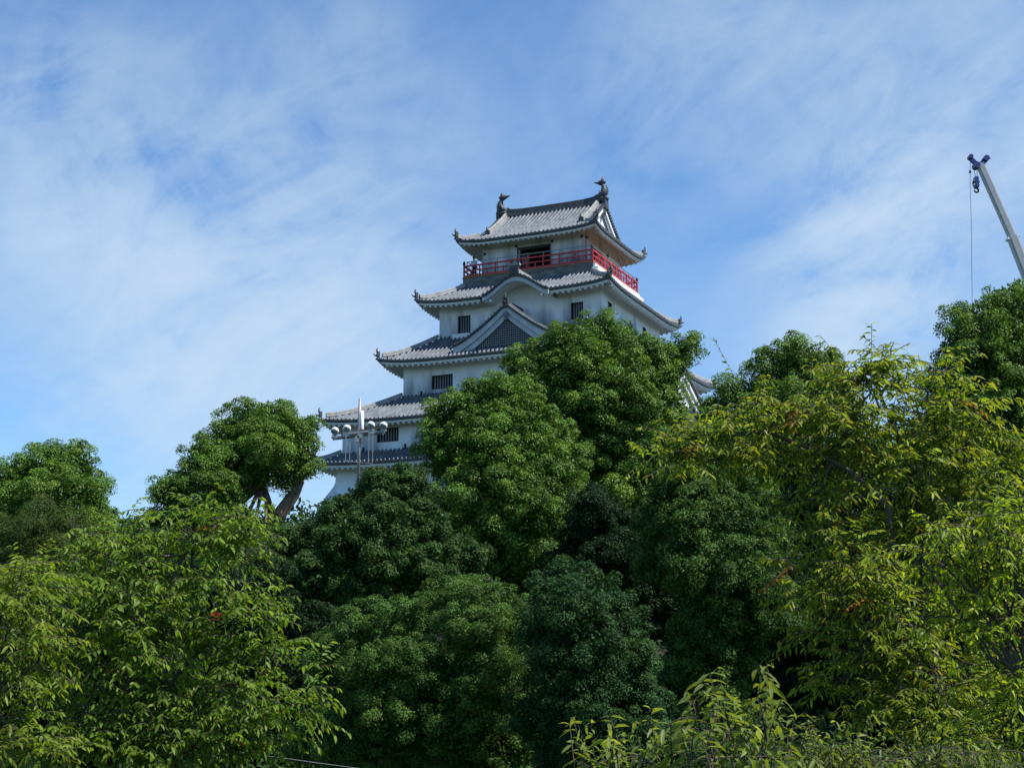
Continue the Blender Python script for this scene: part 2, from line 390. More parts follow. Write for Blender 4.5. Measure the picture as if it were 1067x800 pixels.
# storeys (half sizes fitted to the photograph)
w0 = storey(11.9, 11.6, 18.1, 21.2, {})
for sx in (-1, 1):
    for sy in (-1, 1):
        mb = MB(); prof = [(20.3, .02), (19.75, .05), (19.4, .16), (18.75, .50), (18.15, .74), (17.98, .74)]
        vs = []
        for z, f in prof:
            for (i, j) in ((0, 0), (1, 0), (1, 1), (0, 1)):
                vs.append((sx * (9.95 if not i else 11.93 + f), sy * (9.65 if not j else 11.63 + f), z - Z0))
        n = len(prof); fs = [(q * 4 + a, q * 4 + (a + 1) % 4, (q + 1) * 4 + (a + 1) % 4, (q + 1) * 4 + a) for q in range(n - 1) for a in range(4)]
        fs += [(0, 1, 2, 3), tuple((n - 1) * 4 + q for q in (3, 2, 1, 0))]
        mb.add(vs, fs); mb.build('stone_drop', 'plaster', w0)
H1 = {0: [(-8.8, -7.06, 22.45, 23.45), (-2.2, -.5, 22.45, 23.45), (5.5, 7.2, 22.45, 23.45)], 1: [(-8, -6.3, 22.45, 23.45), (6.3, 8, 22.45, 23.45)], 3: [(-7, -5.3, 22.45, 23.45), (5.3, 7, 22.45, 23.45)]}
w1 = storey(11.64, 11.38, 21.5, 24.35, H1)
H2 = {0: [(-6.1, -4.4, 26.72, 27.75), (4.4, 6.1, 26.72, 27.75)], 1: [(-5.6, -3.9, 26.72, 27.75), (3.9, 5.6, 26.72, 27.75)], 3: [(-5, -3.3, 26.72, 27.75), (3.3, 5, 26.72, 27.75)]}
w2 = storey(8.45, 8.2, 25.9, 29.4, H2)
H3 = {0: [(-4.97, -3.95, 31.22, 32.58), (4.13, 5.08, 31.3, 32.58)], 1: [(-5.05, -4.3, 32.0, 32.75), (2.3, 3.0, 31.95, 32.6)], 3: [(-.5, .5, 31.3, 32.5)]}
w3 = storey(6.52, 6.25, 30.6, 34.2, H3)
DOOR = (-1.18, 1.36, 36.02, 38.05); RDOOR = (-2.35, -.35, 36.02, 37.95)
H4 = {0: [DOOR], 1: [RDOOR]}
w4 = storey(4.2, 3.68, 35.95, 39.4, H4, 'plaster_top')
for wl, HH, D2, nb in ((w1, H1, (11.38, 11.64), 7), (w2, H2, (8.2, 8.45), 7), (w3, H3, (6.25, 6.52), 4)):
    for k, hs in HH.items():
        for h in hs: window(wl, k, D2[k % 2], *h, nb if h[1] - h[0] > .8 else 3, sill=(wl is w3 and k == 0 and h[0] < 0))
def slit(wl, k, x, D, z):
    mb = MB(); o, t = SIDES[k]; mb.box(sp(k, x, D + .012, z), (.075, .02, .19), 0, axes=(np.array([*t, 0.]), np.array([*o, 0.]), np.array([0, 0, 1.])))
    mb.build('arrow_slit', 'dark', wl)
for x in (-6.95, 2.0): slit(w2, 0, x, 8.2, 26.5)
for x in (-6.5, -9.9, 0.6): slit(w1, 0, x, 11.38, 22.02)
# doorways of the lookout storey: dark room, sliding door and rail
def doorway(k, D, h, name='doorway'):
    x0, x1, z0, z1 = h; mb = MB(); o, t = SIDES[k]; ax = (np.array([*t, 0.]), np.array([*o, 0.]), np.array([0, 0, 1.]))
    dp = 1.6
    q = [(x0, z0), (x1, z0), (x1, z1), (x0, z1)]
    for p, r in zip(q, q[1:] + q[:1]):
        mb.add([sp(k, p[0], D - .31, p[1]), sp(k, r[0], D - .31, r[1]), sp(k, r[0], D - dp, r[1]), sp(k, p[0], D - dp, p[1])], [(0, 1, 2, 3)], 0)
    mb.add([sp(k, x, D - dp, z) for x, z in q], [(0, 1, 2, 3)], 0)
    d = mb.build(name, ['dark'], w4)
    f = MB(); f.box(sp(k, (x0 + x1) / 2, D - .05, z1 + .05), ((x1 - x0) / 2 + .12, .08, .07), 0, axes=ax)
    for x in (x0 - .06, x1 + .06): f.box(sp(k, x, D - .05, (z0 + z1) / 2), (.055, .08, (z1 - z0) / 2), 0, axes=ax)
    f.box(sp(k, (x0 + x1) / 2, D - .35, z1 - .38), ((x1 - x0) / 2, .04, .06), 1, axes=ax)
    f.build('door_frame', ['wood', 'woodbrown'], w4)
    s = MB(); w = (x1 - x0) * .28; xc = x0 + w / 2 + .05
    s.box(sp(k, xc, D - .42, (z0 + z1) / 2 - .1), (w / 2, .03, (z1 - z0) / 2 - .1), 0, axes=ax)
    s.box(sp(k, xc, D - .38, z0 + 1.2), (w / 2 - .08, .012, .32), 1, axes=ax)
    s.build('sliding_door', ['woodbrown', 'latt'], w4)
doorway(0, 3.68, DOOR); doorway(1, 4.2, RDOOR)
for k, x, z, D in ((0, -4.0, 38.02, 3.68), (0, -1.35, 38.3, 3.68), (0, 4.0, 38.36, 3.68), (0, 1.6, 38.3, 3.68), (1, -3.4, 38.36, 4.2), (1, -2.2, 38.1, 4.2), (1, .9, 38.1, 4.2)):
    mb = MB(); o, t = SIDES[k]; mb.box(sp(k, x, D + .06, z), (.07, .07, .09), 0, axes=(np.array([*t, 0.]), np.array([*o, 0.]), np.array([0, 0, 1.]))); mb.build('wall_fitting', 'black', w4)  # small dark fittings on the wall, purpose unknown

# skirt roofs
def kara_z(x, hw=2.62, cx=.42): return 33.46 + 1.26 * (.5 + .5 * math.cos(math.pi * min(1, abs(x - cx) / hw))) ** .8
def kara_cut(x):      # where the tiles of the third roof start beside the undulating gable
    if abs(x - .42) > 2.60: return 0
    return max(0, min(.95, (kara_z(x) - 33.46) / 1.78 * 1.0))
r0 = skirt_roof(13.16, 12.9, 20.78, 11.66, 11.4, 21.82, .28, 11.9, 11.6)
r1 = skirt_roof(12.86, 12.6, 23.85, 8.47, 8.22, 26.35, .40, 11.64, 11.38)
r2 = skirt_roof(9.88, 9.6, 28.65, 6.54, 6.27, 31.02, .40, 8.45, 8.2)
r3 = skirt_roof(7.76, 7.72, 33.42, 5.2, 4.72, 35.2, .36, 6.52, 6.25, gap=kara_cut)

# gables with tiled slopes running back to the wall
def tiled_gable(side, zf, hw, front, back, ridge_z, lattice_to=None, n_rows=9, board=.5, inner=.45, cx=0.0, lat=True, ornament=True):
    """zf(u), u = 0 at the ridge .. 1 at the foot, gives the height of the tile surface"""
    k = side; o, t = SIDES[k]; ax = (np.array([*t, 0.]), np.array([*o, 0.]), np.array([0, 0, 1.]))
    mb = MB(); nt = max(3, round((front - back) / TILE)); tw = (front - back) / nt
    for sg in (-1, 1):
        ds = []; hs = []
        for i in range(nt):
            for f, h in PROF: ds.append(front - (i + f) * tw); hs.append(h)
        ds.append(back); hs.append(0); r = n_rows + 1; vs = []
        for d, h in zip(ds, hs):
            for j in range(r):
                u = j / n_rows; vs.append(sp(k, cx + sg * hw * u, d, zf(u) + h + .018 * ((u * 9) % 1)))
        fs = [(i * r + j, (i + 1) * r + j, (i + 1) * r + j + 1, i * r + j + 1) for i in range(len(ds) - 1) for j in range(n_rows)]
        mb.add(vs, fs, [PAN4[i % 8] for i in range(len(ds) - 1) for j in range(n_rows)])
        U = np.linspace(0, 1, 25)
        mb.slab([sp(k, cx + sg * hw * u, front + .03, zf(u) + .05) for u in U], [sp(k, cx + sg * hw * u, front + .03, zf(u) - .13) for u in U], tuple(-ax[1] * .3), 1)
        # verge tiles: short round tiles laid across the edge, ends showing
        L = sum(math.hypot(hw / 24, zf(U[i + 1]) - zf(U[i])) for i in range(24)); nv = int(L / .27)
        for i in range(nv):
            u = (i + .5) / nv; z = zf(u) + .02
            mb.tube([sp(k, cx + sg * hw * u, front + .1, z), sp(k, cx + sg * hw * u, front - .42, z + .03)], .085, 8, 2)
        mb.sweep([np.array(sp(k, cx + sg * hw * u, front - .52, zf(u) + .05)) for u in U[1:]], .30, .22, 3, side=ax[1])
    mb.sweep([np.array(sp(k, cx, front + .05, ridge_z)), np.array(sp(k, cx, (front + back) / 2, ridge_z - .02)), np.array(sp(k, cx, back, ridge_z))], .36, .42, 1)
    if ornament: horn(mb, sp(k, cx, front + .08, ridge_z + .1), o, 1, .95)
    g = mb.build('gable', ['tile', 'tile_dark', 'cap', 'ridge_pale', 'tile_pan_shade'], keep)
    U = np.linspace(0, 1, 25); bb = MB()
    for sg in (-1, 1):
        bb.slab([sp(k, cx + sg * hw * u, front - .06, zf(u) - .13) for u in U], [sp(k, cx + sg * hw * u, front - .06, zf(u) - .13 - board * (.8 + .3 * u)) for u in U], tuple(-ax[1] * .12), 0)
        bb.slab([sp(k, cx + sg * hw * u, front - .2, zf(u) - .13) for u in U], [sp(k, cx + sg * hw * u, front - .2, zf(u) - .13 - board * (1.7 + .4 * u)) for u in U], tuple(-ax[1] * .12), 0)
    bb.build('bargeboard', 'verge' if side == 0 else 'plaster_clean', g)  # front boards get the shade-tinted grey, side boards stay white
    wl = MB()
    for sg in (-1, 1):
        wl.slab([sp(k, cx + sg * hw * u, front - inner, zf(u) - .15) for u in U], [sp(k, cx + sg * hw * u, front - inner, zf(1) - .35) for u in U], tuple(-ax[1] * .1), 0)
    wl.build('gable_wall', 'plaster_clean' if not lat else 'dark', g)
    if lat:
        lt = MB(); low = zf(1) - .3; d = front - inner + .05
        x = -hw
        while x < hw:
            top = zf(abs(x) / hw) - .5
            if top > low + .1: lt.box(sp(k, cx + x, d, (low + top) / 2), (.035, .03, (top - low) / 2), 0, axes=ax)
            x += .17
        z = low + .1
        while z < zf(0) - .6:
            u = 0
            while u < 1 and zf(u) - .5 > z: u += .01
            if u > .03: lt.box(sp(k, cx, d + .031, z), (hw * u, .028, .032), 0, axes=ax)
            z += .17
        lt.build('lattice', 'latt', g)
        gp = MB(); gp.tube([sp(k, cx, front - .05, zf(0) - .72), sp(k, cx, front + .0, zf(0) - .72)], .2, 8, 0); gp.box(sp(k, cx, front - .03, zf(0) - .95), (.1, .04, .22), 0, axes=ax); gp.build('gable_pendant', 'latt', g)
    return g
# triangular gable over the second roof, front face; one on each side face below
tiled_gable(0, lambda u: 29.62 + 2.66 * (1 - u) ** 1.32, 4.2, 9.05, 6.2, 32.15, cx=.2)
tiled_gable(1, lambda u: 25.30 + 2.85 * (1 - u) ** 1.08, 6.2, 10.75, 8.4, 28.05, cx=-.35, lat=False, board=.42, ornament=False)
tiled_gable(3, lambda u: 25.30 + 2.85 * (1 - u) ** 1.08, 6.2, 10.75, 8.4, 28.05, lat=False, board=.42, ornament=False)

# undulating gable over the third roof
def kara():
    hw = 2.62; cx = .42; front = 7.98; back = 5.0; k = 0
    zf = lambda x: kara_z(x + cx)
    mb = MB(); nt = round(2 * hw / TILE); tw = 2 * hw / nt; xs = []; hs = []
    for i in range(nt):
        for f, h in PROF: xs.append(-hw + (i + f) * tw); hs.append(h)
    xs.append(hw); hs.append(0); rows = 6; vs = []
    for x, h in zip(xs, hs):
        for j in range(rows + 1): vs.append(sp(k, cx + x, front + (back - front) * j / rows, zf(x) + h))
    r = rows + 1
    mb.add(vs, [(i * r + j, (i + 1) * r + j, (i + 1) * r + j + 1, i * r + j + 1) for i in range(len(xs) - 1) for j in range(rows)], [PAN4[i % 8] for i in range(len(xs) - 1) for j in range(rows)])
    X = np.linspace(-hw, hw, 49)
    mb.slab([sp(k, cx + x, front + .03, zf(x) + .05) for x in X], [sp(k, cx + x, front + .03, zf(x) - .15) for x in X], (0, .3, 0), 1)
    for i in range(nt):
        x = -hw + (i + .5) * tw; mb.tube([sp(k, cx + x, front + .09, zf(x) + .02), sp(k, cx + x, front - .3, zf(x) + .03)], .09, 8, 2)
    mb.sweep([np.array(sp(k, cx, front - .05, zf(0) + .06)), np.array(sp(k, cx, 6.5, zf(0) + .08)), np.array(sp(k, cx, back, zf(0) + .1))], .5, .42, 3)
    mb.box(sp(k, cx, front + .02, zf(0) + .34), (.34, .1, .34), 1); mb.box(sp(k, cx, front + .0, zf(0) + .72), (.46, .14, .07), 3)
    g = mb.build('undulating_gable', ['tile', 'tile_dark', 'cap', 'ridge_pale', 'tile_pan_shade'], keep)
    b = MB(); b.slab([sp(k, cx + x, front - .06, zf(x) - .15) for x in X], [sp(k, cx + x, front - .06, zf(x) - .46) for x in X], (0, .14, 0), 0)
    b.build('bargeboard', 'verge', g)
    s = MB(); s.strip([sp(k, cx + x, front - .2, zf(x) - .40) for x in X], [sp(k, cx + x, 6.2, zf(x) - .40) for x in X], 0)
    for x in (-2.4, -2.05, 2.05, 2.4): s.box(sp(k, cx + x, front - .35, 33.05), (.09, .12, .09), 0)
    s.build('soffit', 'plaster_clean', g)
    t = MB()
    t.slab([sp(k, cx + x, 6.27, zf(x) - .40) for x in X], [sp(k, cx + x, 6.27, 33.2) for x in X], (0, .15, 0), 0); t.build('gable_wall', 'plaster_clean', g)
kara()

# lookout balcony
def balcony():
    a, b = 5.3, 4.8; mb = MB(); z0, z1 = 35.12, 36.0
    mb.box((0, 0, (35.05 + 35.93) / 2 - Z0), (a, b, .44), 0)
    bal = mb.build('balcony', 'concrete', keep)
    m2 = MB(); m2.box((0, 0, 35.965 - Z0), (a + .06, b + .06, .03), 0); m2.build('balcony_edge', 'rust', bal)
    m3 = MB(); m3.box((a + .20, 0, 35.42 - Z0), (.20, b + .1, .12), 0); m3.box((a + .08, 0, 35.68 - Z0), (.08, b - .05, .16), 0)
    m3.build('balcony_ledge', 'plaster_clean', bal)
    m4 = MB(); m4.box((-a - .16, -b + .25, 35.5 - Z0), (.16, .12, .1), 0); m4.build('beam_end', 'plaster_clean', bal)
    ar, br = a - .06, b - .06
    for k in range(4):
        E, D = (ar, br) if k % 2 == 0 else (br, ar); o, t = SIDES[k]; ax = (np.array([*t, 0.]), np.array([*o, 0.]), np.array([0, 0, 1.]))
        rl = MB()
        for z, w, h, d in ((36.90, .055, .055, 0), (36.52, .035, .045, 0), (36.10, .05, .06, 0)):
            rl.box(sp(k, 0, D + d, z), (E + (.04 if k % 2 == 0 else -.06), w, h), 0, axes=ax)
        n = 8
        for i in range(n + 1):
            x = -E + 2 * E * i / n
            if k % 2 and i in (0, n): continue
            rl.box(sp(k, x, D, 36.46), (.055 if i in (0, n) else .045, .05, .46), 0, axes=ax)
        for i in range(n):
            rl.box(sp(k, -E + 2 * E * (i + .5) / n, D, 36.31), (.035, .03, .19), 0, axes=ax)
        rl.build('railing', 'red', bal)
        gd = MB(); D2 = D - .16
        gd.box(sp(k, 0, D2, 37.28), (E - .16, .022, .022), 0, axes=ax); gd.box(sp(k, 0, D2, 36.95), (E - .16, .014, .014), 0, axes=ax)
        for i in range(9): gd.box(sp(k, (-1 + i / 4) * (E - .18), D2, 36.64), (.022, .02, .64), 0, axes=ax)
        gd.build('guard_fence', 'steel', bal)
    for sx in (-1, 1):
        for sy in (-1, 1):
            c = MB(); c.tube([(sx * ar, sy * br, z - Z0) for z in (36.92, 37.0, 37.05, 37.17, 37.27, 37.34)], [.07, .07, .10, .11, .06, .01], 10, 0); c.build('post_cap', 'black', bal)
balcony()

# hip-and-gable top roof
def top_roof():
    ae, be, ze, lift = 5.75, 5.15, 38.66, .32; zr = 42.08; AG = 4.5; HG = ae - AG   # gable edge, inset of hips
    prof = lambda s: ze + (zr - ze) * (.72 * s + .28 * s * s)        # s = inset / be
    roof = MB(); fas = MB(); sof = MB(); wa, wb = 4.2, 3.68
    zs = lambda k, x, s: prof(s) + lift * (abs(x) / (ae, be)[k % 2]) ** 5 * max(0, 1 - s * be / HG)
    for k in range(4):
        E = (ae, be)[k % 2]; dE = (be, ae)[k % 2]; nt = round(2 * E / TILE); tw = 2 * E / nt; xs = []; hs = []
        for i in range(nt):
            for f, h in PROF: xs.append(-E + (i + f) * tw); hs.append(h)
        xs.append(E); hs.append(0); rows = 16; r = rows + 1; vs = []
        for x, h in zip(xs, hs):
            inset = E - abs(x)
            if k % 2 == 0: smax = 1 if abs(x) <= AG else inset / be
            else: smax = min(inset, HG + .35) / be
            for j in range(r):
                s = smax * j / rows; vs.append(sp(k, x, dE - s * be, zs(k, x, s) + h + .018 * (1 - (s * 14) % 1)))
        fs = []; ms = []
        for i in range(len(xs) - 1):
            if k % 2 == 0 and ((abs(xs[i]) <= AG) != (abs(xs[i + 1]) <= AG)): continue
            fs += [(i * r + j, (i + 1) * r + j, (i + 1) * r + j + 1, i * r + j + 1) for j in range(rows)]; ms += [PAN[i % 8]] * rows
        roof.add(vs, fs, ms)
        for i in range(nt):
            x = -E + (i + .5) * tw; z = zs(k, x, 0) + .03; P = [sp(k, x, dE + .045, z)]
            for q in range(8): a = math.pi * q / 4; P.append(sp(k, x + .085 * math.cos(a), dE + .035, z + .085 * math.sin(a)))
            roof.add(P, [(0, 1 + q, 1 + (q + 1) % 8) for q in range(8)], 2)
        X = np.linspace(-E, E, 41); wE, wD = (wa, wb) if k % 2 == 0 else (wb, wa); of = tuple(-np.array(SIDES[k][0] + (0,)))
        lo = lambda d, dz: [sp(k, min(max(x, -(E - (dE - d))), E - (dE - d)), d, zs(k, x, 0) + dz) for x in X]
        roof.slab(lo(dE + .02, .05), lo(dE + .02, -.12), tuple(np.array(of) * .18), 1)
        fas.slab(lo(dE - .12, -.125), lo(dE - .12, -.27), tuple(np.array(of) * .12), 0)
        sof.strip(lo(dE - .26, -.22), [sp(k, max(-wE, min(wE, x)), wD - .03, ze - .2 + (dE - wD) * .58) for x in X], 0)
        nr = int(2 * E / .40)
        for i in range(nr):
            x = -E + (i + .5) * 2 * E / nr; xi = max(-wE, min(wE, x))
            if abs(x) > E - .3: continue
            sof.bar(sp(k, x, dE - .16, zs(k, x, 0) - .32), sp(k, xi if abs(x) <= wE else x * .25 + xi * .75, wD - .02, ze - .27 + (dE - wD) * .58), .12, .12, 0)
    r_ = roof.build('roof', ['tile', 'tile_dark', 'cap', 'tile_pan_shade'], keep)
    fas.build('fascia', 'plaster_clean', r_); sof.build('soffit', 'plaster_clean', r_)
    for sx, sy in ((-1, -1), (1, -1), (1, 1), (-1, 1)):
        path = [(sx * (ae + .03 - HG * q), sy * (be + .03 - HG * q), zs(0, ae - HG * q, HG * q / be) + .04 + .2 * (1 - q) ** 6 - Z0) for q in np.linspace(0, 1.08, 12)]
        h = MB(); h.sweep(path[1:], .34, .20, 0); h.tube([np.array(p) + (0, 0, .23) for p in path[1:]], .10, 8, 0); horn(h, path[0], (sx, sy), 1, .78)
        h.build('hip_ridge', ['ridge_pale', 'tile_dark'], r_)
        d = MB(); S = np.linspace(.34, .97, 14)       # ridge running down the slope beside the gable
        d.sweep([np.array((sx * (AG - .62), sy * (be - s * be), prof(s) + .06 - Z0)) for s in S], .42, .26, 0, side=(1, 0, 0))
        d.tube([np.array((sx * (AG - .62), sy * (be - s * be), prof(s) + .36 - Z0)) for s in S], .11, 8, 0)
        s = .32; horn(d, (sx * (AG - .62), sy * (be - s * be + .08), prof(s) + .02 - Z0), (0, sy), 1, .8)
        d.build('descending_ridge', ['ridge_pale', 'tile_dark'], r_)
    for sx in (-1, 1):
        S = np.linspace(HG / be * .8, 1, 25); g = MB(); f = AG
        P = lambda a, s, sy, dz: (sx * a, sy * (be - s * be), prof(s) + dz - Z0)
        for sy in (-1, 1):
            g.slab([P(f, s, sy, .05) for s in S], [P(f, s, sy, -.14) for s in S], (-sx * .3, 0, 0), 0)
            nv = 20
            for i in range(nv):
                s = S[0] + (S[-1] - S[0]) * (i + .5) / nv; g.tube([P(f + .09, s, sy, .03), P(f - .35, s, sy, .05)], .09, 8, 1)
        g.build('gable_verge', ['tile_dark', 'cap'], r_)
        bb = MB(); gw = MB()
        for sy in (-1, 1):
            bb.slab([P(f - .07, s, sy, -.145) for s in S], [P(f - .07, s, sy, -.50) for s in S], (-sx * .1, 0, 0), 0)
            bb.slab([P(f - .19, s, sy, -.145) for s in S], [P(f - .19, s, sy, -.70) for s in S], (-sx * .1, 0, 0), 0)
            gw.slab([P(f - .40, s, sy, -.15) for s in S], [(sx * (f - .40), sy * (be - s * be), prof(S[0]) - .5 - Z0) for s in S], (-sx * .08, 0, 0), 0)
        bb.build('bargeboard', 'plaster_clean', r_); gw.build('gable_wall', 'plaster_clean', r_)
        pn = MB(); pn.tube([P(f - .1, 1, 1, -.85), P(f - .02, 1, 1, -.85)], .17, 8, 0); pn.build('gable_pendant', 'wood', r_)
    rg = MB(); X = np.linspace(-AG + .1, AG - .1, 25)
    zc = lambda x: zr + .34 * abs(x / AG) ** 5 - Z0
    rg.sweep([np.array((x, 0, zc(x) - .12)) for x in X], .46, .30, 0, side=(0, 1, 0)); rg.sweep([np.array((x, 0, zc(x) + .185)) for x in X], .34, .22, 0, side=(0, 1, 0))
    rg.tube([(x, 0, zc(x) + .44) for x in X], .12, 10, 0)
    for x in np.arange(-AG + .2, AG - .1, .3):
        for sy in (-1, 1): rg.tube([(x, sy * .2, zc(x) - .02), (x, sy * .27, zc(x) - .02)], .09, 8, 1)
    for sx in (-1, 1):
        rg.box((sx * (AG + .02), 0, zr - .1 - Z0), (.1, .36, .36), 0); rg.box((sx * (AG + .0), 0, zr + .38 - Z0), (.12, .24, .22), 0)
    rg.build('main_ridge', ['tile_dark', 'cap'], r_)
    for sx in (-1, 1):   # dolphin-fish finials, tails up and curling inwards
        f = MB(); bx = sx * (AG - .25); bz = zr + .46 - Z0
        body = [(-.50, .10), (-.30, .16), (-.02, .26), (.14, .52), (.17, .82), (.12, 1.08), (.04, 1.28), (-.02, 1.42)]
        rad = [.12, .26, .34, .32, .25, .19, .14, .11]
        f.tube([(bx + sx * x, 0, bz + z) for x, z in body], rad, 10, 0)
        for tx, tz in ((.06, 2.05), (-.72, 1.62), (-.30, 1.74), (.34, 1.62)):      # tail flukes
            f.tube([(bx + sx * .03, 0, bz + 1.30), (bx + sx * (tx * .5), 0, bz + 1.36 + (tz - 1.36) * .62), (bx + sx * tx, 0, bz + tz)], [.15, .13, .015], 6, 0)
        for i in range(5):                                           # spines down the back
            q = i / 4; x = .42 + .08 * math.sin(q * 3); z = .25 + q * .8
            f.tube([(bx + sx * (x - .16), 0, bz + z), (bx + sx * (x + .12 - q * .14), 0, bz + z + .14)], [.09, .015], 5, 0)
        for sy in (-1, 1):                                           # side fins and eyes
            f.tube([(bx, sy * .22, bz + .35), (bx - sx * .12, sy * .5, bz + .6)], [.12, .02], 5, 0); f.sphere((bx - sx * .22, sy * .2, bz + .34), .07, 0, 8, 6)
        f.tube([(bx - sx * .3, 0, bz + .3), (bx - sx * .62, 0, bz + .36)], [.14, .05], 7, 0); f.tube([(bx - sx * .3, 0, bz + .1), (bx - sx * .56, 0, bz + .06)], [.12, .05], 7, 0)
        f.box((bx, 0, bz - .06), (.45, .22, .12), 0)
        f.v = [(x, y, bz - .18 + (z - (bz - .18)) * .84) for x, y, z in f.v]
        f.build('fish_finial', 'tile_dark', r_, smooth=True)
top_roof()

# visitor at the balcony corner
def person():
    ca, sa = math.cos(-AZ), math.sin(-AZ)
    lx, ly = -4.62, -4.22
    t = thing('person', 'visitor in white shirt leaning at the left corner of the red castle balcony', 'person', (CX + lx * ca - ly * sa, CY + lx * sa + ly * ca, 36.0), -AZ)
    def skin(name, V, E_, Rr, m, root=0):
        me = bpy.data.meshes.new(name); me.from_pydata(V, E_, []); o = bpy.data.objects.new(name, me); col.objects.link(o); o.parent = t
        me.materials.append(M[m]); md = o.modifiers.new('skin', 'SKIN')
        for i, r in enumerate(Rr): me.skin_vertices[0].data[i].radius = (r, r)
        me.skin_vertices[0].data[root].use_root = True
        s = o.modifiers.new('smooth', 'SUBSURF'); s.levels = s.render_levels = 2; md.use_smooth_shade = True
        return o
    V = [(0, 0, .92), (0, -.02, 1.15), (0, -.05, 1.34), (0, -.08, 1.44), (0, -.11, 1.53), (0, -.13, 1.63),
         (-.09, 0, .86), (-.10, -.02, .48), (-.10, .03, .09), (-.10, -.10, .045), (.09, 0, .86), (.10, -.03, .48), (.10, .02, .09), (.10, -.10, .045),
         (-.18, -.04, 1.36), (-.24, -.12, 1.10), (-.16, -.34, 1.02), (-.15, -.42, .99), (.18, -.04, 1.36), (.25, -.12, 1.10), (.18, -.34, 1.02), (.17, -.42, .99)]
    E_ = [(0, 1), (1, 2), (2, 3), (3, 4), (4, 5), (0, 6), (6, 7), (7, 8), (8, 9), (0, 10), (10, 11), (11, 12), (12, 13), (2, 14), (14, 15), (15, 16), (16, 17), (2, 18), (18, 19), (19, 20), (20, 21)]
    Rr = [.13, .125, .14, .06, .085, .085, .085, .055, .04, .035, .085, .055, .04, .035, .055, .043, .034, .03, .055, .043, .034, .03]
    skin('body', V, E_, Rr, 'skin')
    skin('shirt', [V[0], V[1], V[2], (0, -.065, 1.39), V[14], (-.225, -.09, 1.2), V[18], (.23, -.09, 1.2)], [(0, 1), (1, 2), (2, 3), (2, 4), (4, 5), (2, 6), (6, 7)], [.155, .15, .16, .075, .075, .07, .075, .07], 'shirt')
    skin('trousers', [V[0], V[6], V[7], (-.10, .03, .12), V[10], V[11], (.10, .02, .12)], [(0, 1), (1, 2), (2, 3), (0, 4), (4, 5), (5, 6)], [.15, .105, .075, .06, .105, .075, .06], 'trousers')
    h = MB(); h.sphere((0, -.10, 1.635), .118, 0, 14, 10, (.9, 1.0, 1.0)); h.build('hair', 'hair', t, True)
person()

# ------------------------------------------------------------------ floodlight mast before the keep
def mast():
    p = at(375, 415, 100); x, y, zt = p; g = float(hz(x, y))
    t = thing('floodlight_mast', 'grey floodlight mast with four round white lamps, before the castle', 'light mast', (x, y, g))
    s = 1 / 16.7                                      # metres per pixel at this distance
    Z = lambda py: at(375, py, 100)[2] - g
    mb = MB(); mb.tube([(0, 0, -.3), (0, 0, Z(440)), (0, 0, Z(415))], [.12, .10, .085], 10, 0); mb.tube([(.16, -.02, Z(428)), (.20, -.03, Z(462))], [.11, .12], 8, 1)
    mb.build('pole', ['galv', 'white_metal'], t, True)
    a = MB(); a.bar((-1.75, 0, Z(456)), (1.65, 0, Z(449)), .12, .12, 0); a.bar((-1.7, .3, Z(457)), (1.6, .3, Z(450)), .1, .1, 0)
    a.bar((-.6, -.1, Z(452)), (.6, -.1, Z(450)), .3, .12, 0); a.build('crossarm', 'galv', t)
    a = MB(); a.bar((-.95, -.4, Z(481)), (.85, -.4, Z(484)), .035, .035, 0); a.bar((0, -.42, Z(482.5)), (0, 0, Z(482.5)), .035, .035, 0); a.build('lower_arm', 'galv', t)
    for i in range(4):
        j = MB(); j.box(((-.25, .05, .2, -.1)[i], -.12, Z((452, 454, 450, 458)[i])), (.13, .12, .14 + .05 * (i % 2)), 0); pass
        j.build('junction_box', 'woodbrown' if i in (0, 2) else 'galv', t)
    for px, py in ((349, 449), (361.5, 446.5), (386.5, 443), (399.5, 443.5)):
        q = at(px, py, 100) - np.array([x, y, g]); L = MB(); n = 12; path = []; rr = []
        ax = np.array([-.25, -.55, -.75]); ax /= np.linalg.norm(ax)
        for k_ in range(9): th = k_ / 8 * 1.9; path.append(q - ax * (.26 * math.cos(th) ) ); rr.append(max(.02, .26 * math.sin(th) if th < math.pi / 2 else .26))
        L.tube(path, rr, n, 0)
        fl = L.build('floodlight', 'white_metal', t, True)
        G = MB(); G.tube([q + ax * .10, q + ax * .13], [.23, .21], 12, 0); G.build('lens', 'glasslamp', fl)
        K = MB(); K.bar(q + np.array([0, .02, -.25]), np.array([q[0], 0, Z(453)]), .06, .06, 0); K.bar(q + np.array([-.16, -.1, -.28]), q + np.array([.22, .0, -.30]), .05, .10, 0); K.build('lamp_bracket', 'galv', fl)
    for px, y0, y1 in ((360.5, 450, 481), (364.5, 460, 481), (384.3, 449, 482), (388.3, 452, 486)):
        a0 = at(px, y0, 99.6) - np.array([x, y, g]); a1 = at(px, y1, 99.6) - np.array([x, y, g]); r_ = MB(); r_.tube([a0, (a0 + a1) / 2, (a0[0], a0[1], a1[2])], .022, 6, 0); r_.build('support_rod', 'galv', t)
mast()

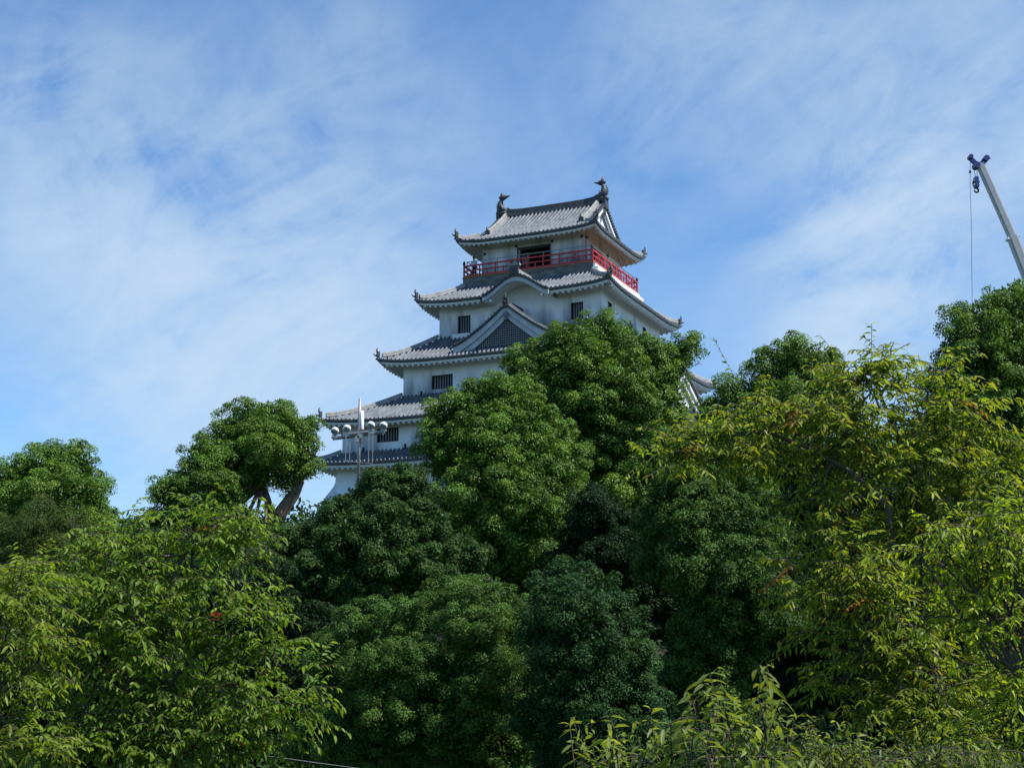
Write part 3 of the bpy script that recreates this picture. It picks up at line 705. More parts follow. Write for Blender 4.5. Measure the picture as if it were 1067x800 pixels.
# ------------------------------------------------------------------ mobile crane beyond the trees
def crane():
    Yc = 100; top = at(1021, 171, Yc); b = at(1067, 286, Yc); d = (b - top); d /= np.linalg.norm(d)
    g = 0.0; L = (top[2] - 3.0) / -d[2]; base = top + d * L; g = float(hz(base[0], base[1])); L = (top[2] - g - 2.6) / -d[2]; base = top + d * L
    t = thing('mobile_crane', 'mobile crane with long grey telescopic boom and blue head, rising behind the trees', 'crane', (base[0], base[1], g))
    o = np.array([base[0], base[1], g]); T = top - o; B = base - o; j = at(1055, 248, Yc) - o
    n = np.cross(d, (0, 1, 0)); n /= np.linalg.norm(n)
    def sect(A, Bp, w0, name):
        mb = MB(); e = Bp - A; e = e / np.linalg.norm(e); Yx = np.array([0, 1., 0]); X = np.cross(e, Yx); X /= np.linalg.norm(X)
        pr = [(-.5, -.42), (-.32, -.5), (.32, -.5), (.5, -.42), (.5, .30), (.25, .5), (-.25, .5), (-.5, .30)]
        vs = [P + w0 * (a * X + b_ * Yx) for P in (A, Bp) for a, b_ in pr]; k = 8
        mb.add(vs, [(i, (i + 1) % k, k + (i + 1) % k, k + i) for i in range(k)] + [tuple(range(k - 1, -1, -1)), tuple(range(k, 2 * k))], 0)
        return mb.build(name, 'crane', t)
    sect(T, j, .50, 'boom_section'); sect(j - d * .1, B * .45 + j * .55, .64, 'boom_section'); sect(B * .45 + j * .55, B, .80, 'boom_section')
    c = MB(); c.bar(j - n * .42, j + n * .42, .6, .13, 0); c.build('boom_collar', 'white_metal', t)
    h = MB(); P = lambda px, py: at(px, py, Yc) - o
    h.bar(P(1019, 174), P(1030, 164), .28, .3, 0); h.bar(P(1018, 172), P(1011, 165), .24, .26, 0); h.tube([P(1011, 164) + (0, -.25, 0), P(1011, 164) + (0, .25, 0)], .15, 10, 0); h.tube([P(1027, 166) + (0, -.3, 0), P(1027, 166) + (0, .3, 0)], .20, 10, 0); h.tube([P(1017, 173) + (0, -.28, 0), P(1017, 173) + (0, .28, 0)], .22, 10, 0)
    h.build('boom_head', 'blue', t)
    r = MB()
    for px, p2 in ((1015, 1016.3), (1018, 1018.2)): r.tube([P(px, 174), P(p2, 187)], .018, 5, 0)
    r.build('hoist_rope', 'black', t)
    w = MB(); w.tube([P(1010.8, 165), P(1011, 200), P(1012, 230), P(1013.2, 330)], .016, 5, 0); w.tube([P(1010.8, 178), P(1010.8, 180.5)], .07, 6, 0); w.build('whip_line', 'black', t)
    k = MB()
    for dy in (-.14, 0, .14): k.tube([P(1017, 190) + (0, dy - .05, 0), P(1017, 190) + (0, dy + .05, 0)], .21, 12, 0)
    k.box(P(1017.2, 190.5), (.12, .24, .36), 1); k.box(P(1017.2, 189), (.19, .22, .05), 2); k.box(P(1017.2, 193), (.19, .22, .05), 2)
    hb = k.build('hook_block', ['black', 'blue', 'white_metal'], t)
    q = P(1017.4, 196); hk = MB(); hk.tube([q + (0, 0, .1), q + (.02, 0, -.02), q + (.13, 0, -.12), q + (.10, 0, -.26), q + (-.03, 0, -.31), q + (-.14, 0, -.22), q + (-.15, 0, -.12)], [.06, .06, .065, .07, .065, .05, .02], 7, 0); hk.build('hook', 'black', hb)
    m = MB(); m.box((0, 0, 1.25), (3.6, 1.25, .35), 0); m.box((-2.7, 0, 2.1), (.8, 1.15, .5), 0); m.box((.5, 0, 2.2), (1.7, 1.1, .6), 0); m.build('carrier', 'crane', t)
    for sx in (-2.3, 2.3):
        for sy in (-1, 1): ww = MB(); ww.tube([(sx, sy * .85, .7), (sx, sy * 1.3, .7)], .7, 18, 0); ww.build('wheel', 'black', t)
crane()

# ------------------------------------------------------------------ trees
def nrm(a): return a / (np.linalg.norm(a, axis=-1, keepdims=True) + 1e-9)
def leaf_object(name, P, N, T, ln, wd, colr, material, parent, org, long=False, droop=.25, twigs=None, twigmat='twig'):
    """one mesh of leaf faces; P base, N normal, T axis, all (n,3)"""
    n = len(P); N = nrm(N - T * np.sum(N * T, 1, keepdims=True)); S = np.cross(N, T); P = P - org
    ln = ln[:, None]; wd = wd[:, None]
    if not long:
        V = np.stack([P, P + T * ln * .5 + S * wd * .5 + N * wd * .12, P + T * ln, P + T * ln * .5 - S * wd * .5 + N * wd * .12], 1).reshape(-1, 3)
        k = 4; loops = np.arange(n * 4); starts = np.arange(n) * 4; nf = n
    else:
        dz = np.array([0, 0, -1.])
        def st(t): return P + T * ln * t + dz * ln * droop * t * t
        m1, m2, tp = st(.33), st(.68), st(1.0)
        V = np.stack([P, m1 + S * wd * .46 + N * wd * .14, m1, m1 - S * wd * .46 + N * wd * .14, m2 + S * wd * .40 + N * wd * .12, m2, m2 - S * wd * .40 + N * wd * .12, tp], 1).reshape(-1, 3)
        k = 8; pat = np.array([0, 2, 1, 0, 3, 2, 1, 2, 5, 4, 2, 3, 6, 5, 4, 5, 7, 5, 6, 7]); lens = np.array([3, 3, 4, 4, 3, 3])
        loops = (np.arange(n)[:, None] * 8 + pat[None]).ravel(); st_ = np.concatenate([[0], np.cumsum(lens)[:-1]]); starts = (np.arange(n)[:, None] * 20 + st_[None]).ravel(); nf = n * 6
    cl = np.repeat(np.concatenate([colr, np.ones((n, 1))], 1), k, 0)
    mi = np.zeros(nf, int)
    if twigs is not None and len(twigs[0]):
        tv, tl = twigs; off = len(V); V = np.concatenate([V, tv - org]); loops = np.concatenate([loops, tl + off]); s0 = n * (20 if long else 4)
        nq = len(tl) // 4; starts = np.concatenate([starts, s0 + np.arange(nq) * 4]); mi = np.concatenate([mi, np.ones(nq, int)]); nf += nq
        cl = np.concatenate([cl, np.full((len(tv), 4), .1)])
    me = bpy.data.meshes.new(name); me.vertices.add(len(V)); me.vertices.foreach_set('co', V.astype(np.float32).ravel())
    me.loops.add(len(loops)); me.loops.foreach_set('vertex_index', loops.astype(np.int32)); me.polygons.add(nf); me.polygons.foreach_set('loop_start', starts.astype(np.int32))
    me.materials.append(material); me.materials.append(M[twigmat]); me.polygons.foreach_set('material_index', mi.astype(np.int32))
    me.update(calc_edges=True)
    a = me.color_attributes.new('tint', 'FLOAT_COLOR', 'POINT'); a.data.foreach_set('color', cl.astype(np.float32).ravel())
    me.polygons.foreach_set('use_smooth', np.full(nf, long)); me.update()
    o = bpy.data.objects.new(name, me); col.objects.link(o); o.parent = parent
    return o

def wiggle(a, b, rng, n=7, amp=.08, sag=0.0):
    a = np.array(a, float); b = np.array(b, float); L = np.linalg.norm(b - a); t = np.linspace(0, 1, n)[:, None]
    off = rng.normal(0, amp * L * .5, (n, 3)) * np.sin(t * math.pi); off = (off + np.roll(off, 1, 0)) / 2; off[0] = off[-1] = 0
    return a + (b - a) * t + off + np.array([0, 0, 1]) * sag * L * np.sin(t * math.pi)

DENS = 6.5     # leaves per tuft, overall
def tufted(name, label, Y, blobs, base_px, colr, young, seed, tuft=.55, leaf=.15, dens=26, group=None, fork=.55, cat='tree', trunk_r=.35, mtl=None, squash=.85, trunk_path=None, bark='bark', youngp=.3, up=.55, back=.55, limb=.28, wide=.55, keep_all=False, fill=1.0):
    """evergreen whose crown is built of leaf tufts; blobs = (px, py, radius px, depth offset m)"""
    leaf = leaf * .76; tuft = tuft * .92
    rng = np.random.default_rng(seed); cs = []; rs = []
    for px, py, rp, dy in blobs:
        c = at(px, py, Y + dy); dist = np.linalg.norm(c - (0, 0, 1.6)); cs.append(c); rs.append(rp / 1668 * dist)
    for c, r in list(zip(cs, rs)):      # smaller heads growing out of the main ones keep the outline uneven
        for q in range(2):
            d = nrm(rng.normal(0, 1, 3) + np.array([0, -.5, .35])); cs.append(c + d * r * rng.uniform(.75, 1.0) * np.array([1, 1, squash])); rs.append(r * rng.uniform(.28, .48))
    cs = np.array(cs); rs = np.array(rs)
    bx, by = at(base_px, 600, Y)[0], Y + .8
    org = np.array([bx, by, float(hz(bx, by)) - .1])
    t = thing(name, label, cat, tuple(org), 0, group)
    Ps = []; Ns = []; Ts = []; ls = []; cc = []
    toc = nrm(np.array([[0, 0, 1.6]]) - cs)
    for i in range(len(cs)):
        nt = int(4 * rs[i] ** 2 / tuft ** 2 * 1.25)
        if nt < 4: nt = 4
        d = nrm(rng.normal(0, 1, (nt, 3)))
        facing = d @ toc[i]; keepm = (facing > -.35) | (rng.random(nt) < back); d = d[keepm]
        tc = cs[i] + d * rs[i] * np.array([1, 1, squash]) * (rng.uniform(.74, 1.08, (len(d), 1)) + .22 * rng.random((len(d), 1)) ** 6)
        inside = np.zeros(len(d), bool)
        for j in range(len(cs)):
            if j != i: inside |= np.linalg.norm((tc - cs[j]) / np.array([1, 1, squash]), axis=1) < rs[j] * .78
        d = d[~inside]; tc = tc[~inside]
        for q in range(len(d)):
            tr = tuft * rng.uniform(.5, 1.0) ** 1.0 * (1.55 if rng.random() < .3 else 1.0); nl = int(dens * DENS * (tr / tuft) ** 2 * rng.uniform(.8, 1.2))
            e = nrm(rng.normal(0, .75, (nl, 3)) + d[q] * .6 + np.array([0, 0, up]))
            pos = tc[q] + e * tr * (rng.random((nl, 1)) ** .28) * np.array([1, 1, .85])
            nr_ = nrm(e * 1.0 + rng.normal(0, .45, (nl, 3)) + np.array([0, 0, .35]))
            ax = nrm(rng.normal(0, 1, (nl, 3)) + e * .3)
            f = rng.normal(1, .20) ; yw = youngp * rng.random() ** 1.5
            base = np.array(colr) * f * (1 - yw) + np.array(young) * yw
            Ps.append(pos); Ns.append(nr_); Ts.append(nrm(ax - nr_ * np.sum(ax * nr_, 1, keepdims=True))); ls.append(rng.uniform(.75, 1.3, nl) * leaf); cc.append(base[None] * rng.uniform(.72, 1.28, (nl, 1)))
        # sparser leaves inside the crown
        nl = int(fill * 130 * rs[i] ** 3 / tuft ** 2.2 * (.15 / leaf) ** .5)
        e = nrm(rng.normal(0, 1, (nl, 3))); pos = cs[i] + e * rs[i] * .85 * rng.random((nl, 1)) ** .4
        ax = nrm(rng.normal(0, 1, (nl, 3))); nr_ = nrm(rng.normal(0, 1, (nl, 3)))
        Ps.append(pos); Ns.append(nr_); Ts.append(ax); ls.append(rng.uniform(1.4, 2.4, nl) * leaf); cc.append(np.array(colr)[None] * rng.uniform(.7, 1.1, (nl, 1)))
    P = np.concatenate(Ps); l = np.concatenate(ls)
    leaf_object('crown', P, np.concatenate(Ns), np.concatenate(Ts), l, l * wide, np.concatenate(cc), mtl or LF, t, org)
    tk = MB(); ctr = (cs * rs[:, None]).sum(0) / rs.sum(); nmain = len(blobs)
    if trunk_path is None:
        fk = org + (ctr - org) * np.array([.7, .7, fork]); tp = wiggle(org - (0, 0, .6), fk, rng, 8, .05)
        tk.tube(tp - org, np.linspace(trunk_r * 1.25, trunk_r * .75, 8), 9, 0); forks = [fk]; br = [trunk_r * .62]
    else:
        forks = []; br = []
        for path, r0, r1 in trunk_path:
            pp = np.array([at(a, b, Y + dy) for a, b, dy in path]); n = len(pp); tk.tube(pp - org, np.linspace(r0, r1, n), 9, 0); forks.append(pp[-1]); br.append(r1 * .8)
        p0 = at(*[trunk_path[0][0][0][0], trunk_path[0][0][0][1]], Y + trunk_path[0][0][0][2]); tk.tube([p0 * 0 + (p0[0] - org[0], p0[1] - org[1], p0[2] - org[2] + .1), (0, 0, -.6)], [trunk_path[0][1], trunk_path[0][1] * 1.3], 9, 0)
    for i in range(nmain):
        f = min(range(len(forks)), key=lambda q: np.linalg.norm(forks[q] - cs[i]))
        pp = wiggle(forks[f], cs[i] + (0, 0, rs[i] * .1), rng, 6, .10); tk.tube(pp - org, np.linspace(br[f], br[f] * .25, 6), 6, 0)
        for q in range(5):
            e = nrm(rng.normal(0, 1, 3) + np.array([0, -.4, .3])); p2 = wiggle(pp[4], cs[i] + e * rs[i] * .8, rng, 5, .1); tk.tube(p2 - org, np.linspace(br[f] * .3, .02, 5), 5, 0)
    tk.build('trunk', bark, t, True)
    return t

def drooping(name, label, Y, blobs, base_px, colr, young, seed, dens=1.0, leaf=.125, group=None, limbs=None, trunk_r=.16, red=None, cat='tree', fork_px=None, youngp=.35, trunk_top=None, mtl=None, twig_len=.45, hang=.75, wide=.30, shoots=()):
    """broadleaved tree near the viewer: limbs, branches and drooping twigs that carry narrow leaves"""
    rng = np.random.default_rng(seed); cs = []; rs = []
    for px, py, rp, dy in blobs:
        c = at(px, py, Y + dy); cs.append(c); rs.append(rp / 1668 * np.linalg.norm(c))
    cs = np.array(cs); rs = np.array(rs)
    bx = at(base_px, 790, Y)[0]; org = np.array([bx, Y, float(hz(bx, Y)) - .05]); t = thing(name, label, cat, tuple(org), 0, group)
    tk = MB(); fk = at(*fork_px, Y) if fork_px else org + (cs.mean(0) - org) * np.array([.6, .6, .5])
    tk.tube(wiggle(org - (0, 0, .3), fk, rng, 8, .05) - org, np.linspace(trunk_r * 1.2, trunk_r * .8, 8), 9, 0)
    nodes = [fk]; rad = [trunk_r * .7]
    for path, r0, r1 in (limbs or []):
        pp = np.array([at(a, b, Y + dy) for a, b, dy in path]); q = []
        for i in range(len(pp) - 1): q += list(wiggle(pp[i], pp[i + 1], rng, 5, .06)[:-1])
        q.append(pp[-1]); q = np.array(q); rr = np.linspace(r0, r1, len(q)); tk.tube(q - org, rr, 7, 0)
        for a, b in list(zip(q, rr))[2:]: nodes.append(a); rad.append(b * .8)
    nodes = np.array(nodes); TW = []; starts = []
    for i in range(len(cs)):
        f = int(np.argmin(np.linalg.norm(nodes - cs[i], axis=1) + .0)); r0 = min(rad[f], .020, trunk_r * .4)
        pp = wiggle(nodes[f], cs[i], rng, 6, .12); tk.tube(pp - org, np.linspace(r0, min(.010, r0 * .6), 6), 5, 0)
        nb = max(3, int(5 * rs[i] / .5))
        for q in range(nb):
            e = nrm(rng.normal(0, 1, 3) + np.array([0, 0, .25])); p2 = wiggle(pp[int(rng.integers(2, 6))], cs[i] + e * rs[i] * .85, rng, 5, .12)
            tk.tube(p2 - org, np.linspace(min(.012, trunk_r * .25), .003, 5), 4, 0)
        n = int(dens * 330 * rs[i] ** 2 / (twig_len / .45) / (leaf / .125) ** .5)
        pads = [(cs[i] + rng.uniform(-1, 1, 3) * rs[i] * np.array([.75, .75, .8]), rs[i] * rng.uniform(.45, .88), nrm(np.array([rng.normal(0, .22), rng.normal(0, .22), 1]))) for _ in range(3)]
        for q in range(n):                          # foliage hangs in flat, tilted sprays with gaps between them
            c, pr, up = pads[q % 3]; e = nrm(rng.normal(0, 1, 3)); e = nrm(e - up * np.dot(e, up) * .75)
            rr = pr * (.15 + .85 * rng.random() ** .6)
            starts.append((c + e * rr, nrm(e * .9 + rng.normal(0, .3, 3) + np.array([0, 0, .2])), twig_len * rng.uniform(.55, 1.25), 1.0))
    for (px, py, dy, ln, ex, ez) in shoots:      # single long shoots that stand out of the crown
        starts.append((at(px, py, Y + dy), nrm(np.array([ex, 0, ez])), ln, .25))
    P = []; N = []; T = []; l = []; cl = []; tv = []; tl = []
    for p, d, L, dr in starts:
        k = max(5, int(L / (leaf * .42))); s = np.linspace(0, 1, k)[:, None]
        path = p + d * L * s + np.array([0, 0, -1]) * L * hang * .55 * dr * s ** 2
        tg = nrm(np.gradient(path, axis=0)); side = nrm(np.cross(tg, np.array([0, 0, 1.]) + rng.normal(0, .25, 3)))
        # twig as a thin three sided strip
        o = sum(len(a) for a in tv) if False else None
        w = .0045; ring = np.stack([path + side * w, path - side * w * .5 + np.array([0, 0, w]), path - side * w * .5 - np.array([0, 0, w])], 1).reshape(-1, 3); b0 = len(tv) and tv[-1][1] or 0
        tv.append((ring, b0 + len(ring)))
        for a in range(k - 1):
            for b in range(3): tl += [b0 + a * 3 + b, b0 + a * 3 + (b + 1) % 3, b0 + a * 3 + 3 + (b + 1) % 3, b0 + a * 3 + 3 + b]
        tone = rng.normal(1, .16); isred = red is not None and rng.random() < red[1]
        for a in range(k):
            for sg in ((-1, 1) if a == k - 1 else ((-1,) if a % 2 else (1,))):
                ax = nrm(tg[a] * .55 + side[a] * sg * rng.uniform(.5, 1.0) + np.array([0, 0, -1]) * rng.uniform(.2, .9) * hang + rng.normal(0, .15, 3))
                nm = nrm(np.array([0, 0, .8]) + rng.normal(0, .45, 3) - ax * .2)
                P.append(path[a]); T.append(ax); N.append(nm); l.append(leaf * rng.uniform(.65, 1.3))
                y = np.clip(youngp * (a / k) ** 1.5 * rng.uniform(.3, 1.6), 0, 1)
                c = (np.array(colr) * (1 - y) + np.array(young) * y) * tone * rng.uniform(.75, 1.25)
                if isred: c = np.array(red[0]) * rng.uniform(.6, 1.3)
                cl.append(c)
    tv = np.concatenate([a for a, b in tv]); l = np.array(l)
    leaf_object('crown', np.array(P), np.array(N), np.array(T), l, l * wide, np.array(cl), mtl or LN, t, org, True, .28, (tv, np.array(tl)))
    tk.build('trunk', 'bark', t, True)
    return t

CAM = (.080, .165, .020); CAMY = (.25, .40, .042)
HT = 'trees on the castle hill'; FT = 'young trees near the viewer'
# --- trees on the hill
tufted('camphor_tree', 'rounded light green tree at the far left against the sky', 86,
       [(74, 486, 27, 0), (48, 492, 26, 0), (28, 500, 26, 0), (93, 502, 20, 0), (8, 512, 28, 0), (60, 520, 34, -2), (20, 545, 38, -2), (98, 528, 18, -1), (90, 560, 34, -1), (-15, 530, 30, 0), (-20, 580, 40, 0), (50, 590, 40, 0), (122, 560, 22, 0), (130, 590, 32, 0)],
       50, CAM, CAMY, 11, .62, .16, 34, HT, youngp=.55)
tufted('feathery_conifer', 'dull olive feathery conifer in front of the rounded light green tree, far left', 55,
       [(45, 540, 22, 0), (28, 560, 28, 0), (62, 566, 26, 0), (82, 548, 14, 0), (40, 590, 34, 0), (8, 580, 26, 0), (80, 592, 24, 0), (20, 620, 40, 0), (70, 630, 40, 0)],
       45, (.062, .100, .020), (.11, .14, .025), 12, .34, .085, 34, HT, wide=.3, youngp=.5, mtl=LD)
tufted('camphor_tree', 'umbrella shaped tree with bare forked trunk, standing left of the castle', 88,
       [(262, 446, 30, 0), (285, 443, 27, .5), (302, 458, 24, 0), (240, 456, 22, 0), (272, 472, 32, -1), (318, 448, 15, 0), (320, 470, 14, 0), (308, 486, 19, 0), (250, 488, 26, -1), (290, 490, 20, 0), (322, 490, 9, 0),
        (213, 478, 22, -2), (232, 478, 18, -2), (202, 497, 20, -2), (222, 505, 26, -2.5), (178, 508, 16, -2), (165, 512, 10, -2), (190, 525, 24, -2), (238, 512, 18, -2), (228, 535, 30, -2), (225, 555, 24, -1), (205, 548, 22, -1), (178, 545, 20, -1), (195, 570, 30, -1), (160, 565, 26, -1), (262, 556, 18, -1.5), (285, 568, 16, -1.5), (240, 560, 20, -1.5)],
       276, CAM, CAMY, 13, .55, .15, 34, HT, trunk_path=[([(284, 552, 0), (293, 533, 0), (306, 515, 0), (312, 500, 0)], .42, .30), ([(284, 552, 0), (283, 536, .2), (279, 522, .2), (274, 505, 0)], .26, .18)], bark='bark_pale', youngp=.4)
tufted('camphor_tree', 'tall bright green camphor crown right before the castle keep', 86,
       [(620, 352, 26, 0), (590, 360, 25, 0), (650, 362, 27, 0), (563, 373, 22, 0), (545, 385, 18, 0), (605, 385, 36, -1), (640, 392, 38, -1), (678, 385, 25, 0), (698, 366, 14, 0), (690, 380, 17, 0), (703, 388, 11, 0), (692, 398, 13, 0), (722, 365, 11, 0), (710, 370, 12, 0), (708, 380, 8, 0),
        (680, 420, 24, 0), (699, 424, 20, 0), (670, 425, 36, -1), (625, 430, 40, -1.5), (585, 420, 36, -1), (560, 405, 24, -1), (695, 450, 28, 0), (650, 470, 42, -1), (605, 475, 40, -1), (640, 520, 45, 0), (690, 490, 35, 0)],
       630, CAM, CAMY, 14, .60, .16, 34, HT, youngp=.5)
tufted('camphor_tree', 'broad camphor tree with knobbly crown covering the lower castle walls', 76,
       [(468, 437, 22, 0), (492, 424, 24, 0), (515, 415, 24, 0), (537, 410, 20, 0), (455, 455, 17, 0), (505, 450, 36, -1), (545, 440, 32, -1), (570, 450, 26, 0), (472, 475, 28, -1), (520, 485, 36, -2), (565, 488, 34, -1), (592, 480, 20, 0), (490, 515, 34, -2), (540, 525, 40, -2.5), (585, 525, 26, -1), (500, 552, 34, -2), (550, 560, 38, -2), (590, 558, 22, -1), (465, 540, 24, 0), (520, 590, 40, -1), (445, 470, 8, 0)],
       520, CAM, CAMY, 15, .52, .145, 34, HT, youngp=.45)
tufted('maple_tree', 'dark green layered tree below the flared white castle corner', 62,
       [(400, 505, 18, 0), (422, 500, 18, 0), (385, 522, 22, 0), (318, 560, 16, 0), (297, 563, 14, 0), (425, 512, 26, 0), (360, 535, 22, 0), (395, 545, 32, -1), (435, 545, 32, 0), (340, 553, 16, 0), (318, 568, 20, 0), (360, 570, 32, -1), (300, 578, 20, 0), (405, 585, 36, -1), (330, 600, 34, -1), (295, 605, 26, 0), (445, 590, 34, 0), (375, 615, 34, -1), (430, 625, 34, 0), (300, 640, 34, 0), (480, 580, 26, 1)],
       380, (.042, .092, .022), (.10, .18, .03), 16, .36, .13, 26, HT, squash=.62, mtl=LD, youngp=.35, up=.1, wide=.6)
tufted('camphor_tree', 'dark camphor tree with pale leaf tips, left of the red tipped near tree', 58,
       [(740, 510, 30, 0), (705, 505, 28, 0), (770, 515, 26, 0), (795, 530, 22, 0), (725, 545, 36, -1), (765, 555, 36, -1), (690, 540, 26, 0), (800, 565, 28, 0), (745, 590, 40, -2), (705, 590, 26, -1), (785, 600, 32, -1), (740, 635, 36, -1), (775, 650, 36, 0), (720, 670, 30, 0), (810, 640, 34, 0), (690, 470, 24, 1), (740, 470, 26, 1), (680, 590, 24, 1), (750, 700, 34, 0), (705, 715, 34, 0), (740, 745, 38, 0), (690, 760, 34, 0)],
       750, (.044, .100, .020), (.18, .29, .04), 17, .42, .12, 30, HT, mtl=LD, youngp=.5)
tufted('round_shrub_tree', 'mid green dense round topped tree at bottom centre left', 46,
       [(478, 620, 20, 0), (510, 618, 22, 0), (450, 638, 26, 0), (410, 650, 30, 0), (370, 662, 28, 0), (490, 650, 36, -1), (535, 645, 24, 0), (345, 690, 26, 0), (400, 700, 40, -1), (450, 700, 38, -1), (505, 700, 38, -1), (545, 690, 28, 0), (360, 735, 32, 0), (420, 745, 40, -1), (480, 755, 40, -1), (540, 745, 34, 0), (380, 790, 40, 0), (450, 800, 40, 0), (520, 800, 40, 0), (335, 770, 32, 0)],
       440, (.060, .128, .024), (.13, .22, .03), 18, .30, .075, 34, HT, mtl=LD, youngp=.55)
tufted('oak_tree', 'blackish green evergreen tree at bottom centre beside the round topped tree', 43,
       [(600, 605, 22, 0), (575, 620, 22, 0), (628, 622, 26, 0), (600, 640, 34, -1), (648, 650, 26, 0), (562, 655, 24, 0), (620, 680, 38, -1), (580, 695, 34, -1), (662, 690, 22, 0), (650, 720, 32, 0), (600, 740, 38, -1), (560, 745, 26, 0), (680, 745, 24, 0), (640, 775, 40, -1), (585, 790, 36, 0), (690, 785, 34, 0), (725, 790, 30, 1)],
       615, (.026, .072, .019), (.075, .145, .03), 19, .30, .085, 30, HT, mtl=LD, youngp=.4)
tufted('camphor_tree', 'small bright round crown between the castle and the right hand trees', 88,
       [(832, 366, 18, 0), (815, 374, 17, 0), (850, 374, 18, 0), (795, 382, 16, 0), (868, 382, 14, 0), (835, 394, 26, 0), (805, 402, 22, 0), (860, 402, 20, 0), (780, 405, 14, 0), (758, 408, 12, 0), (750, 420, 14, 0), (738, 428, 12, 0), (780, 430, 28, 0), (820, 430, 30, 0), (742, 446, 20, 0), (870, 430, 28, 0), (755, 460, 28, 0), (795, 470, 32, 0), (840, 475, 34, 0), (765, 495, 32, 0), (810, 510, 36, 0)],
       820, CAM, CAMY, 20, .58, .15, 34, HT, youngp=.5)
tufted('camphor_tree', 'large dark green tree at the right edge below the crane boom', 72,
       [(1045, 318, 22, 0), (1062, 312, 22, 0), (1022, 332, 20, 0), (1005, 350, 22, 0), (1040, 348, 30, -1), (1075, 345, 28, 0), (1010, 378, 24, -1), (1045, 385, 34, -1), (1000, 400, 18, 0), (1075, 390, 30, 0), (1020, 415, 32, -1), (1060, 430, 34, -1), (1005, 445, 30, 0), (1040, 465, 38, 0), (1080, 460, 34, 0), (980, 430, 20, 1), (960, 470, 34, 1), (1010, 500, 40, 0), (1060, 510, 40, 0), (930, 500, 40, 1), (990, 368, 15, 0), (1000, 332, 12, 0), (990, 400, 20, 0)],
       1040, CAM, CAMY, 21, .52, .14, 34, HT, youngp=.45)
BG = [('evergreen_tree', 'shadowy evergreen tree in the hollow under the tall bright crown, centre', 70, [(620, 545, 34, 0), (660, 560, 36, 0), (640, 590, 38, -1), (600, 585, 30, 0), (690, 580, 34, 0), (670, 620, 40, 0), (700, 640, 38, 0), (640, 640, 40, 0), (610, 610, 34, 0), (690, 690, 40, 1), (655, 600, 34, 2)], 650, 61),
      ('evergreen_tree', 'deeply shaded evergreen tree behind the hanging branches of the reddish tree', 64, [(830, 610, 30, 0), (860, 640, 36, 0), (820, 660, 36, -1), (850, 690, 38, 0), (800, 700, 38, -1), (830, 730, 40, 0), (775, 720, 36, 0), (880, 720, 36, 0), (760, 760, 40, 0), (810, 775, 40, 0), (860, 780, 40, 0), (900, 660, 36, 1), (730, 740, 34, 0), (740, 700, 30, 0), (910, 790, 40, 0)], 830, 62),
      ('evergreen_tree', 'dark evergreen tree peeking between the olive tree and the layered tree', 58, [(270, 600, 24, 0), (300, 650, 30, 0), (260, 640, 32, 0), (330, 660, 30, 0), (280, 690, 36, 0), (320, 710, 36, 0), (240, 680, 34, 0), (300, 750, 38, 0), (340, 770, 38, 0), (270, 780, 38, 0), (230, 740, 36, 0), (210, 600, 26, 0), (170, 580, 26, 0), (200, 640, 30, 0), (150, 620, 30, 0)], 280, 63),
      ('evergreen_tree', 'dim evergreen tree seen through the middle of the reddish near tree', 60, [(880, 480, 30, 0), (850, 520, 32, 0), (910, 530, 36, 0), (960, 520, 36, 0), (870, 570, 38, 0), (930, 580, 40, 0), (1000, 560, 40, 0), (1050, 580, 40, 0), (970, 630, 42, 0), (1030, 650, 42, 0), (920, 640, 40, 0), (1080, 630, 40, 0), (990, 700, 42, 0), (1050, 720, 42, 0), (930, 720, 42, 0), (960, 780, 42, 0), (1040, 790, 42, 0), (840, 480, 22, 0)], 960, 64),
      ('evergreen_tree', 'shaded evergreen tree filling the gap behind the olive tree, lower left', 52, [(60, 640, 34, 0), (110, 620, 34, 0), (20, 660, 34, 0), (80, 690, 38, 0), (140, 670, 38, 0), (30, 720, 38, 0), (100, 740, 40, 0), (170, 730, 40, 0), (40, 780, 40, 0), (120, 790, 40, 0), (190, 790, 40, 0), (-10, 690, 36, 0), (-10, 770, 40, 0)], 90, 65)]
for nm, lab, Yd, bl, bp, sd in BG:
    tufted(nm, lab, Yd, bl, bp, (.016, .040, .012), (.035, .07, .018), sd, .42, .125, 26, HT, mtl=LD, youngp=.3)  # near-black leaf colour: the shade of the hollows is painted into it
def undergrowth():
    rng = np.random.default_rng(77); n = 110000
    ctr = np.stack([rng.uniform(-55, 75, 5200), rng.uniform(46, 112, 5200)], 1); ctr = ctr[(np.hypot((ctr[:, 0] - CX), (ctr[:, 1] - CY)) > 23)]
    k = rng.integers(0, len(ctr), n); xy = ctr[k] + rng.normal(0, .55, (n, 2)); h = (rng.random(len(ctr)) * 1.1 + .35)[k]
    P = np.column_stack([xy, hz(xy[:, 0], xy[:, 1]) + h * rng.random(n) ** .6]); N = nrm(rng.normal(0, .7, (n, 3)) + np.array([0, 0, .9])); T = nrm(rng.normal(0, 1, (n, 3)) + np.array([0, 0, .3]))
    l = rng.uniform(.2, .42, n); c = np.array([.035, .075, .018])[None] * rng.uniform(.6, 1.5, (n, 1)) * rng.uniform(.7, 1.3, len(ctr))[k][:, None]
    o = leaf_object('undergrowth', P, N, T, l, l * .55, c, LD, None, np.zeros(3)); tag(o, 'low dark green undergrowth covering the slope beneath the trees', 'undergrowth', kind='stuff')
undergrowth()
